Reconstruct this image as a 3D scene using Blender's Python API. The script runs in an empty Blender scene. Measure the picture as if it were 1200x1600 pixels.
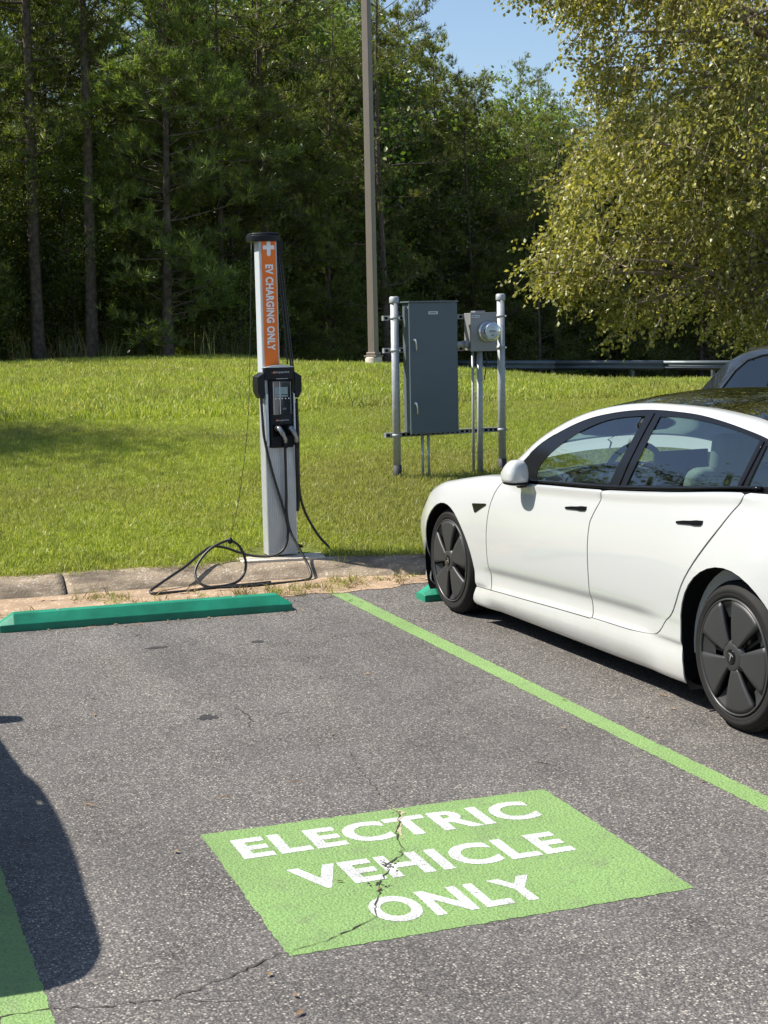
import bpy, bmesh, math, random
import numpy as np
from mathutils import Vector, Matrix
from mathutils.geometry import delaunay_2d_cdt
from mathutils.noise import noise as mnoise

random.seed(7); rng = np.random.default_rng(7)
sc = bpy.context.scene
COL = sc.collection
R = math.radians

# ------------------------------------------------------------------ camera, sky, sun, exposure
F_PX, YAW, PITCH, ROLL, EYE = 2388.48, .35068794, .12219966, -.0207576, 1.75
cd = bpy.data.cameras.new('camera'); cam = bpy.data.objects.new('camera', cd); COL.objects.link(cam)
_f = Vector((math.sin(YAW)*math.cos(PITCH), math.cos(YAW)*math.cos(PITCH), -math.sin(PITCH)))
_r = Vector((math.cos(YAW), -math.sin(YAW), 0)); _u = _r.cross(_f)
_r2 = math.cos(ROLL)*_r + math.sin(ROLL)*_u; _u2 = -math.sin(ROLL)*_r + math.cos(ROLL)*_u
cam.matrix_world = Matrix(((_r2.x, _u2.x, -_f.x, 0), (_r2.y, _u2.y, -_f.y, 0), (_r2.z, _u2.z, -_f.z, EYE), (0, 0, 0, 1)))
cd.sensor_fit = 'VERTICAL'; cd.sensor_height = 24; cd.lens = 24*F_PX/1600
cd.clip_start = .05; cd.clip_end = 3000
sc.camera = cam
sc.render.resolution_x = 768; sc.render.resolution_y = 1024

SUN = Vector((-.72, .36, 1.0)).normalized()
w = bpy.data.worlds.new("World"); sc.world = w; w.use_nodes = True
wn = w.node_tree.nodes; sky = wn.new('ShaderNodeTexSky'); sky.sky_type = 'NISHITA'; sky.sun_disc = False
sky.sun_elevation = math.asin(SUN.z); sky.sun_rotation = math.atan2(SUN.x, SUN.y)
sky.air_density = 1.0; sky.dust_density = .6; sky.ozone_density = 1.8
w.node_tree.links.new(sky.outputs[0], wn['Background'].inputs[0]); wn['Background'].inputs[1].default_value = .095
sl = bpy.data.lights.new('sun', 'SUN'); so = bpy.data.objects.new('sun', sl); COL.objects.link(so)
sl.energy = 5.0; sl.angle = R(.53); sl.color = (1, .95, .865)
so.rotation_euler = SUN.to_track_quat('Z', 'Y').to_euler(); so.location = (-20, 12, 30)
sc.view_settings.view_transform = 'Standard'; sc.view_settings.look = 'None'
sc.view_settings.gamma = 1; sc.view_settings.use_curve_mapping = False; sc.view_settings.exposure = .72

# ------------------------------------------------------------------ materials
def mat(name, color=(.5, .5, .5), rough=.5, metal=0., var=0., vscale=20., bump=0., bscale=60., spec=.5, coat=0.):
    m = bpy.data.materials.new(name); m.use_nodes = True
    N = m.node_tree.nodes; L = m.node_tree.links; b = N['Principled BSDF']
    b.inputs['Base Color'].default_value = (*color, 1); b.inputs['Roughness'].default_value = rough
    b.inputs['Metallic'].default_value = metal; b.inputs['Specular IOR Level'].default_value = spec
    b.inputs['Coat Weight'].default_value = coat; b.inputs['Coat Roughness'].default_value = .03
    tc = N.new('ShaderNodeTexCoord')
    if var:
        n = N.new('ShaderNodeTexNoise'); n.inputs['Scale'].default_value = vscale; n.inputs['Detail'].default_value = 6
        L.new(tc.outputs['Object'], n.inputs['Vector'])
        r = N.new('ShaderNodeValToRGB'); r.color_ramp.elements[0].position = .3; r.color_ramp.elements[1].position = .7
        r.color_ramp.elements[0].color = (*[c*(1-var) for c in color], 1)
        r.color_ramp.elements[1].color = (*[min(1, c*(1+var)) for c in color], 1)
        L.new(n.outputs[0], r.inputs[0]); L.new(r.outputs[0], b.inputs['Base Color'])
    if bump:
        n = N.new('ShaderNodeTexNoise'); n.inputs['Scale'].default_value = bscale; n.inputs['Detail'].default_value = 5
        L.new(tc.outputs['Object'], n.inputs['Vector'])
        bp = N.new('ShaderNodeBump'); bp.inputs['Strength'].default_value = bump; bp.inputs['Distance'].default_value = .01
        L.new(n.outputs[0], bp.inputs['Height']); L.new(bp.outputs[0], b.inputs['Normal'])
    return m

class NT:                                  # terse node building
    def __init__(s, m): s.m = m; s.N = m.node_tree.nodes; s.L = m.node_tree.links
    def n(s, t, **k):
        o = s.N.new(t)
        for a, v in k.items():
            if a.startswith('i_'): o.inputs[a[2:].replace('_', ' ')].default_value = v
            else: setattr(o, a, v)
        return o
    def l(s, a, b): s.L.new(a, b)
    def ramp(s, src, *stops):
        r = s.N.new('ShaderNodeValToRGB'); e = r.color_ramp.elements
        while len(e) < len(stops): e.new(.5)
        for q, (p, c) in zip(e, stops): q.position = p; q.color = (*c, 1) if len(c) == 3 else c
        s.l(src, r.inputs[0]); return r.outputs[0]
    def mix(s, fac, a, b, mode='MIX'):
        x = s.N.new('ShaderNodeMix'); x.data_type = 'RGBA'; x.blend_type = mode
        for v, i in ((fac, 0), (a, 6), (b, 7)):
            if isinstance(v, (int, float)): x.inputs[i].default_value = v
            elif isinstance(v, tuple): x.inputs[i].default_value = (*v, 1)
            else: s.l(v, x.inputs[i])
        return x.outputs[2]
    def noise(s, vec, scale, detail=4, rough=.5):
        o = s.N.new('ShaderNodeTexNoise'); o.inputs['Scale'].default_value = scale; o.inputs['Detail'].default_value = detail
        o.inputs['Roughness'].default_value = rough; s.l(vec, o.inputs['Vector']); return o.outputs[0]
    def math(s, op, a, b=0.):
        x = s.N.new('ShaderNodeMath'); x.operation = op
        for v, i in ((a, 0), (b, 1)):
            if isinstance(v, (int, float)): x.inputs[i].default_value = v
            else: s.l(v, x.inputs[i])
        return x.outputs[0]

def aggregate(t, pos):
    """exposed-stone asphalt: returns colour and height sockets"""
    v = t.n('ShaderNodeTexVoronoi', i_Scale=106.); t.l(pos, v.inputs['Vector'])
    v2 = t.n('ShaderNodeTexVoronoi', i_Scale=190.); t.l(pos, v2.inputs['Vector'])
    sep = t.n('ShaderNodeSeparateColor'); t.l(v.outputs['Color'], sep.inputs[0])
    sep2 = t.n('ShaderNodeSeparateColor'); t.l(v2.outputs['Color'], sep2.inputs[0])
    stone = t.ramp(sep.outputs[0], (.0, (.035, .032, .030)), (.35, (.100, .092, .086)), (.62, (.235, .215, .198)), (.85, (.41, .38, .34)), (1., (.66, .62, .55)))
    small = t.ramp(sep2.outputs[1], (.0, (.03, .028, .027)), (.6, (.10, .092, .086)), (1., (.27, .25, .23)))
    gap = t.ramp(v.outputs['Distance'], (.28, (0, 0, 0)), (.52, (1, 1, 1)))
    c = t.mix(1., t.mix(gap, stone, small), (.86, .845, .82), 'MULTIPLY')
    mp = t.n('ShaderNodeMapping'); mp.inputs['Scale'].default_value = (1.5, .16, 1); t.l(pos, mp.inputs[0])
    trk = t.noise(mp.outputs[0], 1.1, 4, .55)
    c = t.mix(1., c, t.ramp(trk, (.32, (.80,)*3), (.52, (1.0,)*3), (.70, (1.22, 1.20, 1.17))), 'MULTIPLY')
    spots = t.ramp(t.noise(pos, 2.1, 3, .5), (.24, (.45,)*3), (.31, (1,)*3)); c = t.mix(1., c, spots, 'MULTIPLY')
    big = t.noise(pos, .55, 5, .6)
    c = t.mix(t.ramp(big, (.35, (0, 0, 0)), (.68, (.45, .45, .45))), c, (.33, .31, .30), 'MULTIPLY')
    mid = t.noise(pos, 3.2, 6, .65)
    c = t.mix(t.ramp(mid, (.3, (.0,)*3), (.75, (.30,)*3)), c, (.19, .18, .172))
    h = t.math('SUBTRACT', 1., v.outputs['Distance']); h = t.math('ADD', h, t.math('MULTIPLY', v2.outputs['Distance'], -.4))
    return c, h

M = {}
def m_asphalt():
    m = bpy.data.materials.new('asphalt'); m.use_nodes = True; t = NT(m); b = t.N['Principled BSDF']
    pos = t.n('ShaderNodeNewGeometry').outputs['Position']
    c, h = aggregate(t, pos); t.l(c, b.inputs['Base Color']); b.inputs['Roughness'].default_value = .72
    b.inputs['Specular IOR Level'].default_value = .5
    bp = t.n('ShaderNodeBump', i_Strength=.55, i_Distance=.004); t.l(h, bp.inputs['Height']); t.l(bp.outputs[0], b.inputs['Normal'])
    return m
M['asphalt'] = m_asphalt()
def m_paint(name, col, wear=.50, cell=.30):
    m = bpy.data.materials.new(name); m.use_nodes = True; t = NT(m); b = t.N['Principled BSDF']
    pos = t.n('ShaderNodeNewGeometry').outputs['Position']
    c, h = aggregate(t, pos)
    n1 = t.noise(pos, 90, 6, .7); n2 = t.noise(pos, 3, 4)
    pc = t.mix(t.ramp(n2, (.3, (0,)*3), (.7, (1,)*3)), tuple(x*.90 for x in col), tuple(min(1, x*1.06) for x in col))
    pc = t.mix(t.ramp(n1, (.32, (1,)*3), (.52, (0,)*3)), pc, tuple(x*.55 for x in col))
    pc = t.mix(t.ramp(t.noise(pos, 9, 5, .7), (.52, (0,)*3), (.75, (.42,)*3)), pc, c)
    hole = t.math('ADD', t.math('MULTIPLY', n1, 1.), t.math('MULTIPLY', t.noise(pos, 14, 3), .35))
    k = t.ramp(hole, (wear-.05, (1,)*3), (wear, (0,)*3))
    t.l(t.mix(k, pc, c), b.inputs['Base Color']); b.inputs['Roughness'].default_value = .7
    hh = t.math('ADD', h, t.math('MULTIPLY', n1, .8))
    bp = t.n('ShaderNodeBump', i_Strength=.75, i_Distance=.004); t.l(hh, bp.inputs['Height']); t.l(bp.outputs[0], b.inputs['Normal'])
    return m
M['green_paint'] = m_paint('green_paint', (.200, .330, .105), .46)
M['white_paint'] = m_paint('white_paint', (.56, .575, .545), .52)

def m_concrete(name, base=(.40, .34, .26), stain=.5, pebbly=True):
    m = bpy.data.materials.new(name); m.use_nodes = True; t = NT(m); b = t.N['Principled BSDF']
    pos = t.n('ShaderNodeNewGeometry').outputs['Position']
    v = t.n('ShaderNodeTexVoronoi', i_Scale=75.); t.l(pos, v.inputs['Vector'])
    s = t.n('ShaderNodeSeparateColor'); t.l(v.outputs['Color'], s.inputs[0])
    c = t.mix(t.ramp(s.outputs[0], (0, (.35,)*3), (.8, (0,)*3)), base, tuple(x*.45 for x in base)) if pebbly else t.mix(t.noise(pos, 60, 5), base, tuple(x*.85 for x in base))
    c = t.mix(t.ramp(s.outputs[1], (.88, (0,)*3), (.93, (.6,)*3)), c, (.62, .57, .48)) if pebbly else c
    mp = t.n('ShaderNodeMapping'); mp.inputs['Scale'].default_value = (.6, 1.6, 1.6); t.l(pos, mp.inputs[0]); n = t.noise(mp.outputs[0], 5.5, 6, .6)
    c = t.mix(t.ramp(n, (.40, (0,)*3), (.62, (stain,)*3)), c, tuple(x*.40 for x in base))
    t.l(c, b.inputs['Base Color']); b.inputs['Roughness'].default_value = .9
    hh = t.math('ADD', v.outputs['Distance'], t.noise(pos, 25, 6, .7))
    bp = t.n('ShaderNodeBump', i_Strength=.45, i_Distance=.005); t.l(hh, bp.inputs['Height']); t.l(bp.outputs[0], b.inputs['Normal'])
    return m
M['kerb'] = m_concrete('kerb_concrete', (.36, .28, .195), 1.)
M['pad'] = m_concrete('pad_concrete', (.66, .585, .48), .10, False)
M['dirt'] = m_concrete('sandy_dirt', (.42, .29, .18), .45)
def m_soil(name, a, bcol, scale=3.):
    m = bpy.data.materials.new(name); m.use_nodes = True; t = NT(m); b = t.N['Principled BSDF']
    pos = t.n('ShaderNodeNewGeometry').outputs['Position']
    c = t.mix(t.ramp(t.noise(pos, scale, 8, .7), (.35, (0,)*3), (.65, (1,)*3)), a, bcol)
    t.l(c, b.inputs['Base Color']); b.inputs['Roughness'].default_value = 1; b.inputs['Specular IOR Level'].default_value = .1
    bp = t.n('ShaderNodeBump', i_Strength=.7, i_Distance=.03); t.l(t.noise(pos, 30, 6), bp.inputs['Height']); t.l(bp.outputs[0], b.inputs['Normal'])
    return m
M['lawn_soil'] = m_soil('lawn_soil', (.11, .14, .028), (.17, .18, .05))
M['forest_soil'] = m_soil('forest_soil', (.05, .036, .022), (.09, .065, .035), 1.2)

def m_leaf(name, c1, c2, c3, trans=.35, rough=.55, spec=.35, pscale=.6, hue=.05, tint=(1.35, 1.5, .75)):
    """foliage: diffuse + translucent + a little gloss, coloured by world noise and per face random attribute"""
    m = bpy.data.materials.new(name); m.use_nodes = True; t = NT(m); b = t.N['Principled BSDF']
    pos = t.n('ShaderNodeNewGeometry').outputs['Position']
    at = t.n('ShaderNodeAttribute', attribute_name='tone').outputs['Fac']
    oi = t.n('ShaderNodeObjectInfo').outputs['Random']
    base = t.ramp(at, (.0, c1), (.55, c2), (1., c3))
    n = t.ramp(t.noise(pos, pscale, 4, .6), (.3, (.72,)*3), (.7, (1.18,)*3))
    base = t.mix(1., base, n, 'MULTIPLY')
    hs = t.n('ShaderNodeHueSaturation'); t.l(base, hs.inputs['Color'])
    t.l(t.math('ADD', t.math('MULTIPLY', oi, hue), .5-hue/2), hs.inputs['Hue']); t.l(t.math('ADD', t.math('MULTIPLY', oi, .5), .75), hs.inputs['Value'])
    col = hs.outputs[0]
    t.l(col, b.inputs['Base Color']); b.inputs['Roughness'].default_value = rough; b.inputs['Specular IOR Level'].default_value = spec
    tr = t.n('ShaderNodeBsdfTranslucent'); t.l(t.mix(1., col, tint, 'MULTIPLY'), tr.inputs[0])
    ms = t.n('ShaderNodeMixShader'); ms.inputs[0].default_value = trans
    t.l(b.outputs[0], ms.inputs[1]); t.l(tr.outputs[0], ms.inputs[2]); t.l(ms.outputs[0], t.N['Material Output'].inputs[0])
    return m
M['needles'] = m_leaf('pine_needles', (.098, .118, .028), (.160, .182, .042), (.28, .28, .08), .46, .42, .6)
M['broad'] = m_leaf('broad_leaves', (.092, .124, .022), (.150, .188, .034), (.28, .30, .07), .48, .38, .7)
M['birch_leaf'] = m_leaf('birch_leaves', (.135, .142, .029), (.225, .225, .049), (.42, .39, .12), .42, .42, .55, 1.2, .0, (1.3, 1.25, .7))
def m_grass():
    m = bpy.data.materials.new('grass_blades'); m.use_nodes = True; t = NT(m); b = t.N['Principled BSDF']
    pos = t.n('ShaderNodeNewGeometry').outputs['Position']
    at = t.n('ShaderNodeAttribute', attribute_name='tone').outputs['Fac']
    green = t.ramp(at, (0, (.21, .265, .035)), (.5, (.345, .40, .060)), (.85, (.47, .49, .12)), (1., (.60, .55, .25)))
    dry = t.ramp(at, (0, (.20, .21, .055)), (.6, (.33, .31, .10)), (1., (.46, .40, .19)))
    k = t.math('ADD', t.noise(pos, .45, 5, .6), t.math('MULTIPLY', t.noise(pos, 3.5, 4, .6), .35))
    c = t.mix(t.ramp(k, (.57, (0,)*3), (.84, (.8,)*3)), green, dry)
    geo = t.n('ShaderNodeSeparateXYZ'); t.l(pos, geo.inputs[0])
    # worn, drier turf round the meter rack
    dx = t.math('SUBTRACT', geo.outputs[0], 5.1); dy = t.math('SUBTRACT', geo.outputs[1], 11.6)
    d = t.math('ADD', t.math('MULTIPLY', dx, dx), t.math('MULTIPLY', dy, dy))
    worn = t.math('ADD', t.math('MULTIPLY', t.noise(pos, 4., 4), -2.2), t.math('MULTIPLY', d, .45))
    c = t.mix(t.ramp(worn, (.0, (.7,)*3), (1., (0,)*3)), c, dry)
    c = t.mix(t.ramp(t.noise(pos, .22, 3), (.3, (0,)*3), (.7, (.55,)*3)), c, tuple((.72, .85, .75)), 'MULTIPLY')
    t.l(c, b.inputs['Base Color']); b.inputs['Roughness'].default_value = .45; b.inputs['Specular IOR Level'].default_value = .4
    tr = t.n('ShaderNodeBsdfTranslucent'); t.l(t.mix(1., c, (1.4, 1.45, .7), 'MULTIPLY'), tr.inputs[0])
    ms = t.n('ShaderNodeMixShader'); ms.inputs[0].default_value = .42
    t.l(b.outputs[0], ms.inputs[1]); t.l(tr.outputs[0], ms.inputs[2]); t.l(ms.outputs[0], t.N['Material Output'].inputs[0])
    return m
M['grass'] = m_grass()
M['dry_grass'] = m_leaf('dry_grass', (.20, .20, .06), (.30, .25, .10), (.40, .30, .16), .35, .6, .3, 3.)
M['tall_grass'] = m_leaf('tall_grass', (.10, .12, .035), (.17, .16, .06), (.28, .24, .12), .35, .6, .3, 1.)
M['pine_bark'] = mat('pine_bark', (.115, .088, .068), .95, var=.5, vscale=9, bump=.9, bscale=14)
M['birch_bark'] = mat('birch_bark', (.28, .22, .17), .85, var=.45, vscale=14, bump=.5, bscale=30)
M['galv'] = mat('galvanised_steel', (.37, .39, .40), .55, .3, var=.14, vscale=30, bump=.08, bscale=90)
M['galv_dark'] = mat('weathered_galvanised', (.29, .30, .30), .6, .3, var=.2, vscale=25)
M['base_coat'] = mat('post_base_coating', (.035, .036, .038), .7)
M['cab_grey'] = mat('cabinet_grey', (.105, .132, .152), .42, 0, var=.04, vscale=4, spec=.4)
M['meter_grey'] = mat('meter_box_grey', (.24, .245, .25), .45, .1, var=.05, vscale=6)
M['white_plate'] = mat('label_plate', (.62, .65, .66), .5)
M['plate_print'] = mat('label_print', (.12, .13, .14), .6)
M['chrome'] = mat('bright_metal', (.62, .62, .62), .30, .9)
M['grip'] = mat('plug_grip_grey', (.30, .30, .30), .28, .6)
M['alu'] = mat('ribbed_aluminium', (.52, .54, .56), .42, .35, var=.06, vscale=12)
M['alu_pale'] = mat('pale_aluminium', (.58, .62, .65), .45, .1)
M['orange'] = mat('orange_sign', (.84, .17, .006), .45, var=.03, vscale=5)
M['sign_white'] = mat('sign_white', (.82, .83, .82), .5)
M['logo_orange'] = mat('logo_orange', (.75, .22, .04), .5)
M['logo_grey'] = mat('logo_grey', (.42, .44, .46), .5)
M['black_plastic'] = mat('black_plastic', (.011, .012, .015), .45, var=.1, vscale=10, spec=.25)
M['black_matte'] = mat('black_matte', (.006, .006, .0065), .9, spec=.05)
M['rubber_cable'] = mat('black_cable', (.018, .018, .018), .45)
M['screen'] = mat('screen_dark', (.02, .024, .026), .06, spec=.9)
M['screen_page'] = mat('screen_page', (.22, .30, .31), .35)
M['tree_green'] = mat('stop_green', (.012, .215, .125), .45, var=.22, vscale=7, bump=.08, bscale=40, spec=.4)
M['scuff'] = mat('stop_scuff', (.05, .36, .24), .6)
M['pole_brown'] = mat('bronze_paint', (.20, .165, .135), .5, .0, var=.06, vscale=3)
M['guard'] = mat('guardrail_zinc', (.13, .155, .165), .5, .35, var=.12, vscale=3)
M['crack'] = mat('crack_brown', (.040, .034, .026), 1.)  # dark brown of the cracks and their rubble
M['crack_edge'] = mat('crack_edge', (.36, .32, .20), .9, var=.4, vscale=60)
M['stain'] = mat('oil_stain', (.035, .032, .03), .6, var=.3, vscale=40)
M['dead_leaf'] = mat('dead_leaf', (.24, .15, .08), .8, var=.3)
M['tyre'] = mat('tyre_rubber', (.013, .0125, .012), .75, var=.15, vscale=30, spec=.3)
M['cap'] = mat('wheel_cover_grey', (.030, .030, .032), .5, .1)
M['cap_dark'] = mat('wheel_inner_dark', (.012, .012, .012), .5, .3)
M['cap_lip'] = mat('wheel_lip', (.09, .09, .09), .35, .5)
M['headlamp'] = mat('lamp_glass', (.5, .52, .55), .05, .3)
M['lamp_red'] = mat('lamp_red', (.35, .01, .012), .1)
M['seat'] = mat('pale_seat', (.42, .43, .42), .6, var=.05)
M['dash'] = mat('dash_dark', (.03, .03, .032), .6)
M['trim_pale'] = mat('dash_pale', (.45, .46, .45), .6)
M['liner'] = mat('headliner', (.40, .42, .42), .8)
def m_car(name, col, dirt=True, metal=0., rough=.28):
    m = mat(name, col, rough, metal, coat=1.); t = NT(m); b = t.N['Principled BSDF']
    if dirt:
        tc = t.n('ShaderNodeTexCoord').outputs['Object']
        sx = t.n('ShaderNodeSeparateXYZ'); t.l(tc, sx.inputs[0])
        low = t.ramp(sx.outputs[2], (.10, (.50,)*3), (.42, (.0,)*3))
        k = t.mix(1., low, t.ramp(t.noise(tc, 5, 7, .65), (.35, (.1,)*3), (.7, (.75,)*3)), 'MULTIPLY')
        t.l(t.mix(k, col, (.42, .38, .31)), b.inputs['Base Color'])
    return m
M['car_white'] = m_car('white_car_paint', (.535, .545, .54))
M['car_dark'] = m_car('charcoal_car_paint', (.018, .019, .023), False, .3, .25)
M['gloss_black'] = mat('gloss_black_trim', (.008, .008, .009), .12, spec=.22)
def m_glass(name, tint, gloss=.5, solid=0.):
    m = bpy.data.materials.new(name); m.use_nodes = True; t = NT(m)
    t.N.remove(t.N['Principled BSDF'])
    tr = t.n('ShaderNodeBsdfTransparent'); tr.inputs[0].default_value = (*tint, 1)
    gl = t.n('ShaderNodeBsdfGlossy'); gl.inputs['Roughness'].default_value = .012; gl.inputs[0].default_value = (.93, .97, 1, 1)
    fr = t.n('ShaderNodeFresnel'); fr.inputs[0].default_value = 1.5
    fac = t.math('ADD', t.math('MULTIPLY', fr.outputs[0], 1.15), gloss*.1)
    ms = t.n('ShaderNodeMixShader'); t.l(fac, ms.inputs[0]); t.l(tr.outputs[0], ms.inputs[1]); t.l(gl.outputs[0], ms.inputs[2])
    t.l(ms.outputs[0], t.N['Material Output'].inputs[0])
    return m
M['glass'] = m_glass('window_glass', (.42, .53, .48))
M['privacy'] = m_glass('privacy_glass', (.04, .045, .05), .2)
M['roof_glass'] = m_glass('roof_glass', (.03, .03, .035), .2)
M['meter_glass'] = m_glass('meter_dome', (.9, .93, .93), .5)

# ------------------------------------------------------------------ object helpers
def obj(name, V, Fc, m=None, parent=None, smooth=False, mats=None, mi=None, loc=None):
    me = bpy.data.meshes.new(name); me.from_pydata([tuple(map(float, v)) for v in V], [], [tuple(map(int, f)) for f in Fc]); me.update()
    o = bpy.data.objects.new(name, me); COL.objects.link(o)
    for x in (mats or ([m] if m else [])): me.materials.append(x)
    if mi is not None: me.polygons.foreach_set('material_index', mi)
    if smooth: me.shade_smooth()
    if parent: o.parent = parent
    if loc is not None: o.location = loc
    return o
def fastmesh(name, V, T, m, tone=None):
    """V (n,3), T (k,3) numpy -> mesh datablock"""
    me = bpy.data.meshes.new(name); me.vertices.add(len(V)); me.vertices.foreach_set('co', np.asarray(V, np.float32).ravel())
    k = len(T); me.loops.add(k*3); me.loops.foreach_set('vertex_index', np.asarray(T, np.int32).ravel())
    me.polygons.add(k); me.polygons.foreach_set('loop_start', np.arange(0, k*3, 3, dtype=np.int32))
    if tone is not None:
        a = me.attributes.new('tone', 'FLOAT', 'FACE'); a.data.foreach_set('value', np.asarray(tone, np.float32))
    me.update(calc_edges=True); me.materials.append(m); return me
def link(name, me, parent=None, loc=None):
    o = bpy.data.objects.new(name, me); COL.objects.link(o)
    if parent: o.parent = parent
    if loc is not None: o.location = loc
    return o
def thing(name, label, cat, loc=(0, 0, 0), rz=0., group=None):
    o = bpy.data.objects.new(name, None); COL.objects.link(o); o.location = loc; o.rotation_euler = (0, 0, rz)
    o.empty_display_size = .2; o['label'] = label; o['category'] = cat
    if group: o['group'] = group
    return o
def tag(o, label, cat, group=None): o['label'] = label; o['category'] = cat; (group and o.__setitem__('group', group)); return o
def struct(o): o['kind'] = 'structure'; return o
def stuff(o): o['kind'] = 'stuff'; return o
def copy_tree(o, parent=None):
    c = o.copy(); COL.objects.link(c); c.parent = parent
    for ch in list(o.children): copy_tree(ch, c)
    return c
def bev(o, wd=.004, seg=2, ang=30):
    b = o.modifiers.new('bevel', 'BEVEL'); b.width = wd; b.segments = seg; b.limit_method = 'ANGLE'; b.angle_limit = R(ang)
    o.data.shade_smooth(); o.modifiers.new('wn', 'WEIGHTED_NORMAL').keep_sharp = False
    return o
def box(x0, x1, y0, y1, z0, z1):
    V = [(x, y, z) for z in (z0, z1) for y in (y0, y1) for x in (x0, x1)]
    return V, [(0, 2, 3, 1), (4, 5, 7, 6), (0, 1, 5, 4), (1, 3, 7, 5), (3, 2, 6, 7), (2, 0, 4, 6)]
def bx(name, x0, x1, y0, y1, z0, z1, m, parent=None, b=.003):
    V, Fc = box(x0, x1, y0, y1, z0, z1); o = obj(name, V, Fc, m, parent); return bev(o, b) if b else o
def join(parts):
    V, Fc = [], []
    for v, f in parts:
        n = len(V); V += list(v); Fc += [tuple(i+n for i in q) for q in f]
    return V, Fc
def crom(P, n=8, closed=False):
    P = [Vector(p) for p in P]; out = []; N = len(P)
    for i in range(N if closed else N-1):
        a, b, c, d = (P[(i-1) % N] if closed or i > 0 else P[0]*2-P[1]), P[i], P[(i+1) % N], (P[(i+2) % N] if closed or i+2 < N else P[-1]*2-P[-2])
        for k in range(n):
            t = k/n; out.append(.5*((2*b)+(c-a)*t+(2*a-5*b+4*c-d)*t*t+(3*b-a-3*c+d)*t**3))
    if not closed: out.append(P[-1])
    return out
def tube(P, r, n=10, cap=True):
    """P list of Vectors; r number or list"""
    P = [Vector(p) for p in P]; V, Fc = [], []; up = Vector((.13, .21, .97))
    for i, p in enumerate(P):
        t = (P[min(i+1, len(P)-1)]-P[max(i-1, 0)]).normalized()
        if i == 0:
            x = t.cross(up); x = x if x.length > 1e-3 else t.cross(Vector((1, 0, 0))); x.normalize()
        else: x = (x - t*x.dot(t)); x.normalize()
        y = t.cross(x); rr = r[i] if isinstance(r, (list, tuple)) else r
        for k in range(n): a = 2*math.pi*k/n; V.append(p+(x*math.cos(a)+y*math.sin(a))*rr)
    for i in range(len(P)-1):
        for k in range(n): Fc.append((i*n+k, i*n+(k+1) % n, (i+1)*n+(k+1) % n, (i+1)*n+k))
    if cap: Fc.append(tuple(range(n-1, -1, -1))); Fc.append(tuple((len(P)-1)*n+k for k in range(n)))
    return V, Fc
def tb(name, P, r, m, parent=None, n=10, sm=8):
    V, Fc = tube(crom(P, sm) if sm > 1 else P, r, n); return obj(name, V, Fc, m, parent, True)
def lathe(prof, n=48, axis='z'):
    """prof list (r, h) -> surface round the axis"""
    V, Fc = [], []
    for r_, h in prof:
        for k in range(n):
            a = 2*math.pi*k/n; c, s = r_*math.cos(a), r_*math.sin(a)
            V.append((c, s, h) if axis == 'z' else (c, h, s))
    for i in range(len(prof)-1):
        for k in range(n):
            q = (i*n+k, i*n+(k+1) % n, (i+1)*n+(k+1) % n, (i+1)*n+k); Fc.append(q if axis == 'z' else q[::-1])
    return V, Fc
def prism(poly, axis, h0, h1):
    """extrude a 2D polygon; axis 'x': poly=(y,z), 'y': poly=(x,z), 'z': poly=(x,y)"""
    f = {'x': lambda p, h: (h, p[0], p[1]), 'y': lambda p, h: (p[0], h, p[1]), 'z': lambda p, h: (p[0], p[1], h)}[axis]
    n = len(poly); V = [f(p, h0) for p in poly]+[f(p, h1) for p in poly]
    Fc = [tuple(range(n)), tuple(range(2*n-1, n-1, -1))]+[(i, i+n, (i+1) % n+n, (i+1) % n) for i in range(n)]
    return V, Fc
def fixn(o):
    bm = bmesh.new(); bm.from_mesh(o.data); bmesh.ops.recalc_face_normals(bm, faces=bm.faces); bm.to_mesh(o.data); bm.free(); return o
def text_mesh(s, bold=.012, space=1.):
    cu = bpy.data.curves.new('lettering', 'FONT'); cu.body = s; cu.size = 1; cu.offset = bold; cu.space_character = space; cu.resolution_u = 6
    o = bpy.data.objects.new('lettering', cu); COL.objects.link(o)
    dg = bpy.context.evaluated_depsgraph_get(); me = bpy.data.meshes.new_from_object(o.evaluated_get(dg))
    bpy.data.objects.remove(o); V = np.array([v.co[:] for v in me.vertices]); Fc = [tuple(p.vertices) for p in me.polygons]
    V[:, 0] -= V[:, 0].min(); V[:, 1] -= V[:, 1].min(); V[:, 0] /= V[:, 0].max(); V[:, 1] /= V[:, 1].max()
    return V, Fc
def lettering(name, s, fn, m, parent=None, bold=.012, space=1.):
    V, Fc = text_mesh(s, bold, space); return obj(name, [fn(*v[:2]) for v in V], Fc, m, parent)

# ------------------------------------------------------------------ terrain
def ss(x, a, b): t = np.clip((x-a)/(b-a), 0, 1); return t*t*(3-2*t)
def kerb_front(x): return np.interp(x, [-12, 1.0, 2.3, 3.1, 3.8, 5, 30], [10.02, 10.00, 9.96, 9.89, 9.66, 9.54, 9.5])
def kerb_back(x): return kerb_front(x) + np.interp(x, [1, 2.3, 3.7], [.29, .24, .27])
def lawn_z(x, y):
    s = np.maximum(y-10.25, 0); A = .95-.49*ss(x, 8.5, 16)
    z = .128+.03*np.clip(y-kerb_back(x), 0, .25)/.25+A*(1-np.exp(-s/6.2))-.12*ss(y, 14, 26)
    z = z-2.2*ss(y, 26.5, 44)*ss(x, 10, 17) - .25*ss(y, 40, 60)
    return z+.018*np.sin(x*1.3+y*.7)*ss(s, .5, 3)+.03*np.sin(x*.37-y*.55)*ss(s, 1, 6)
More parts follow.
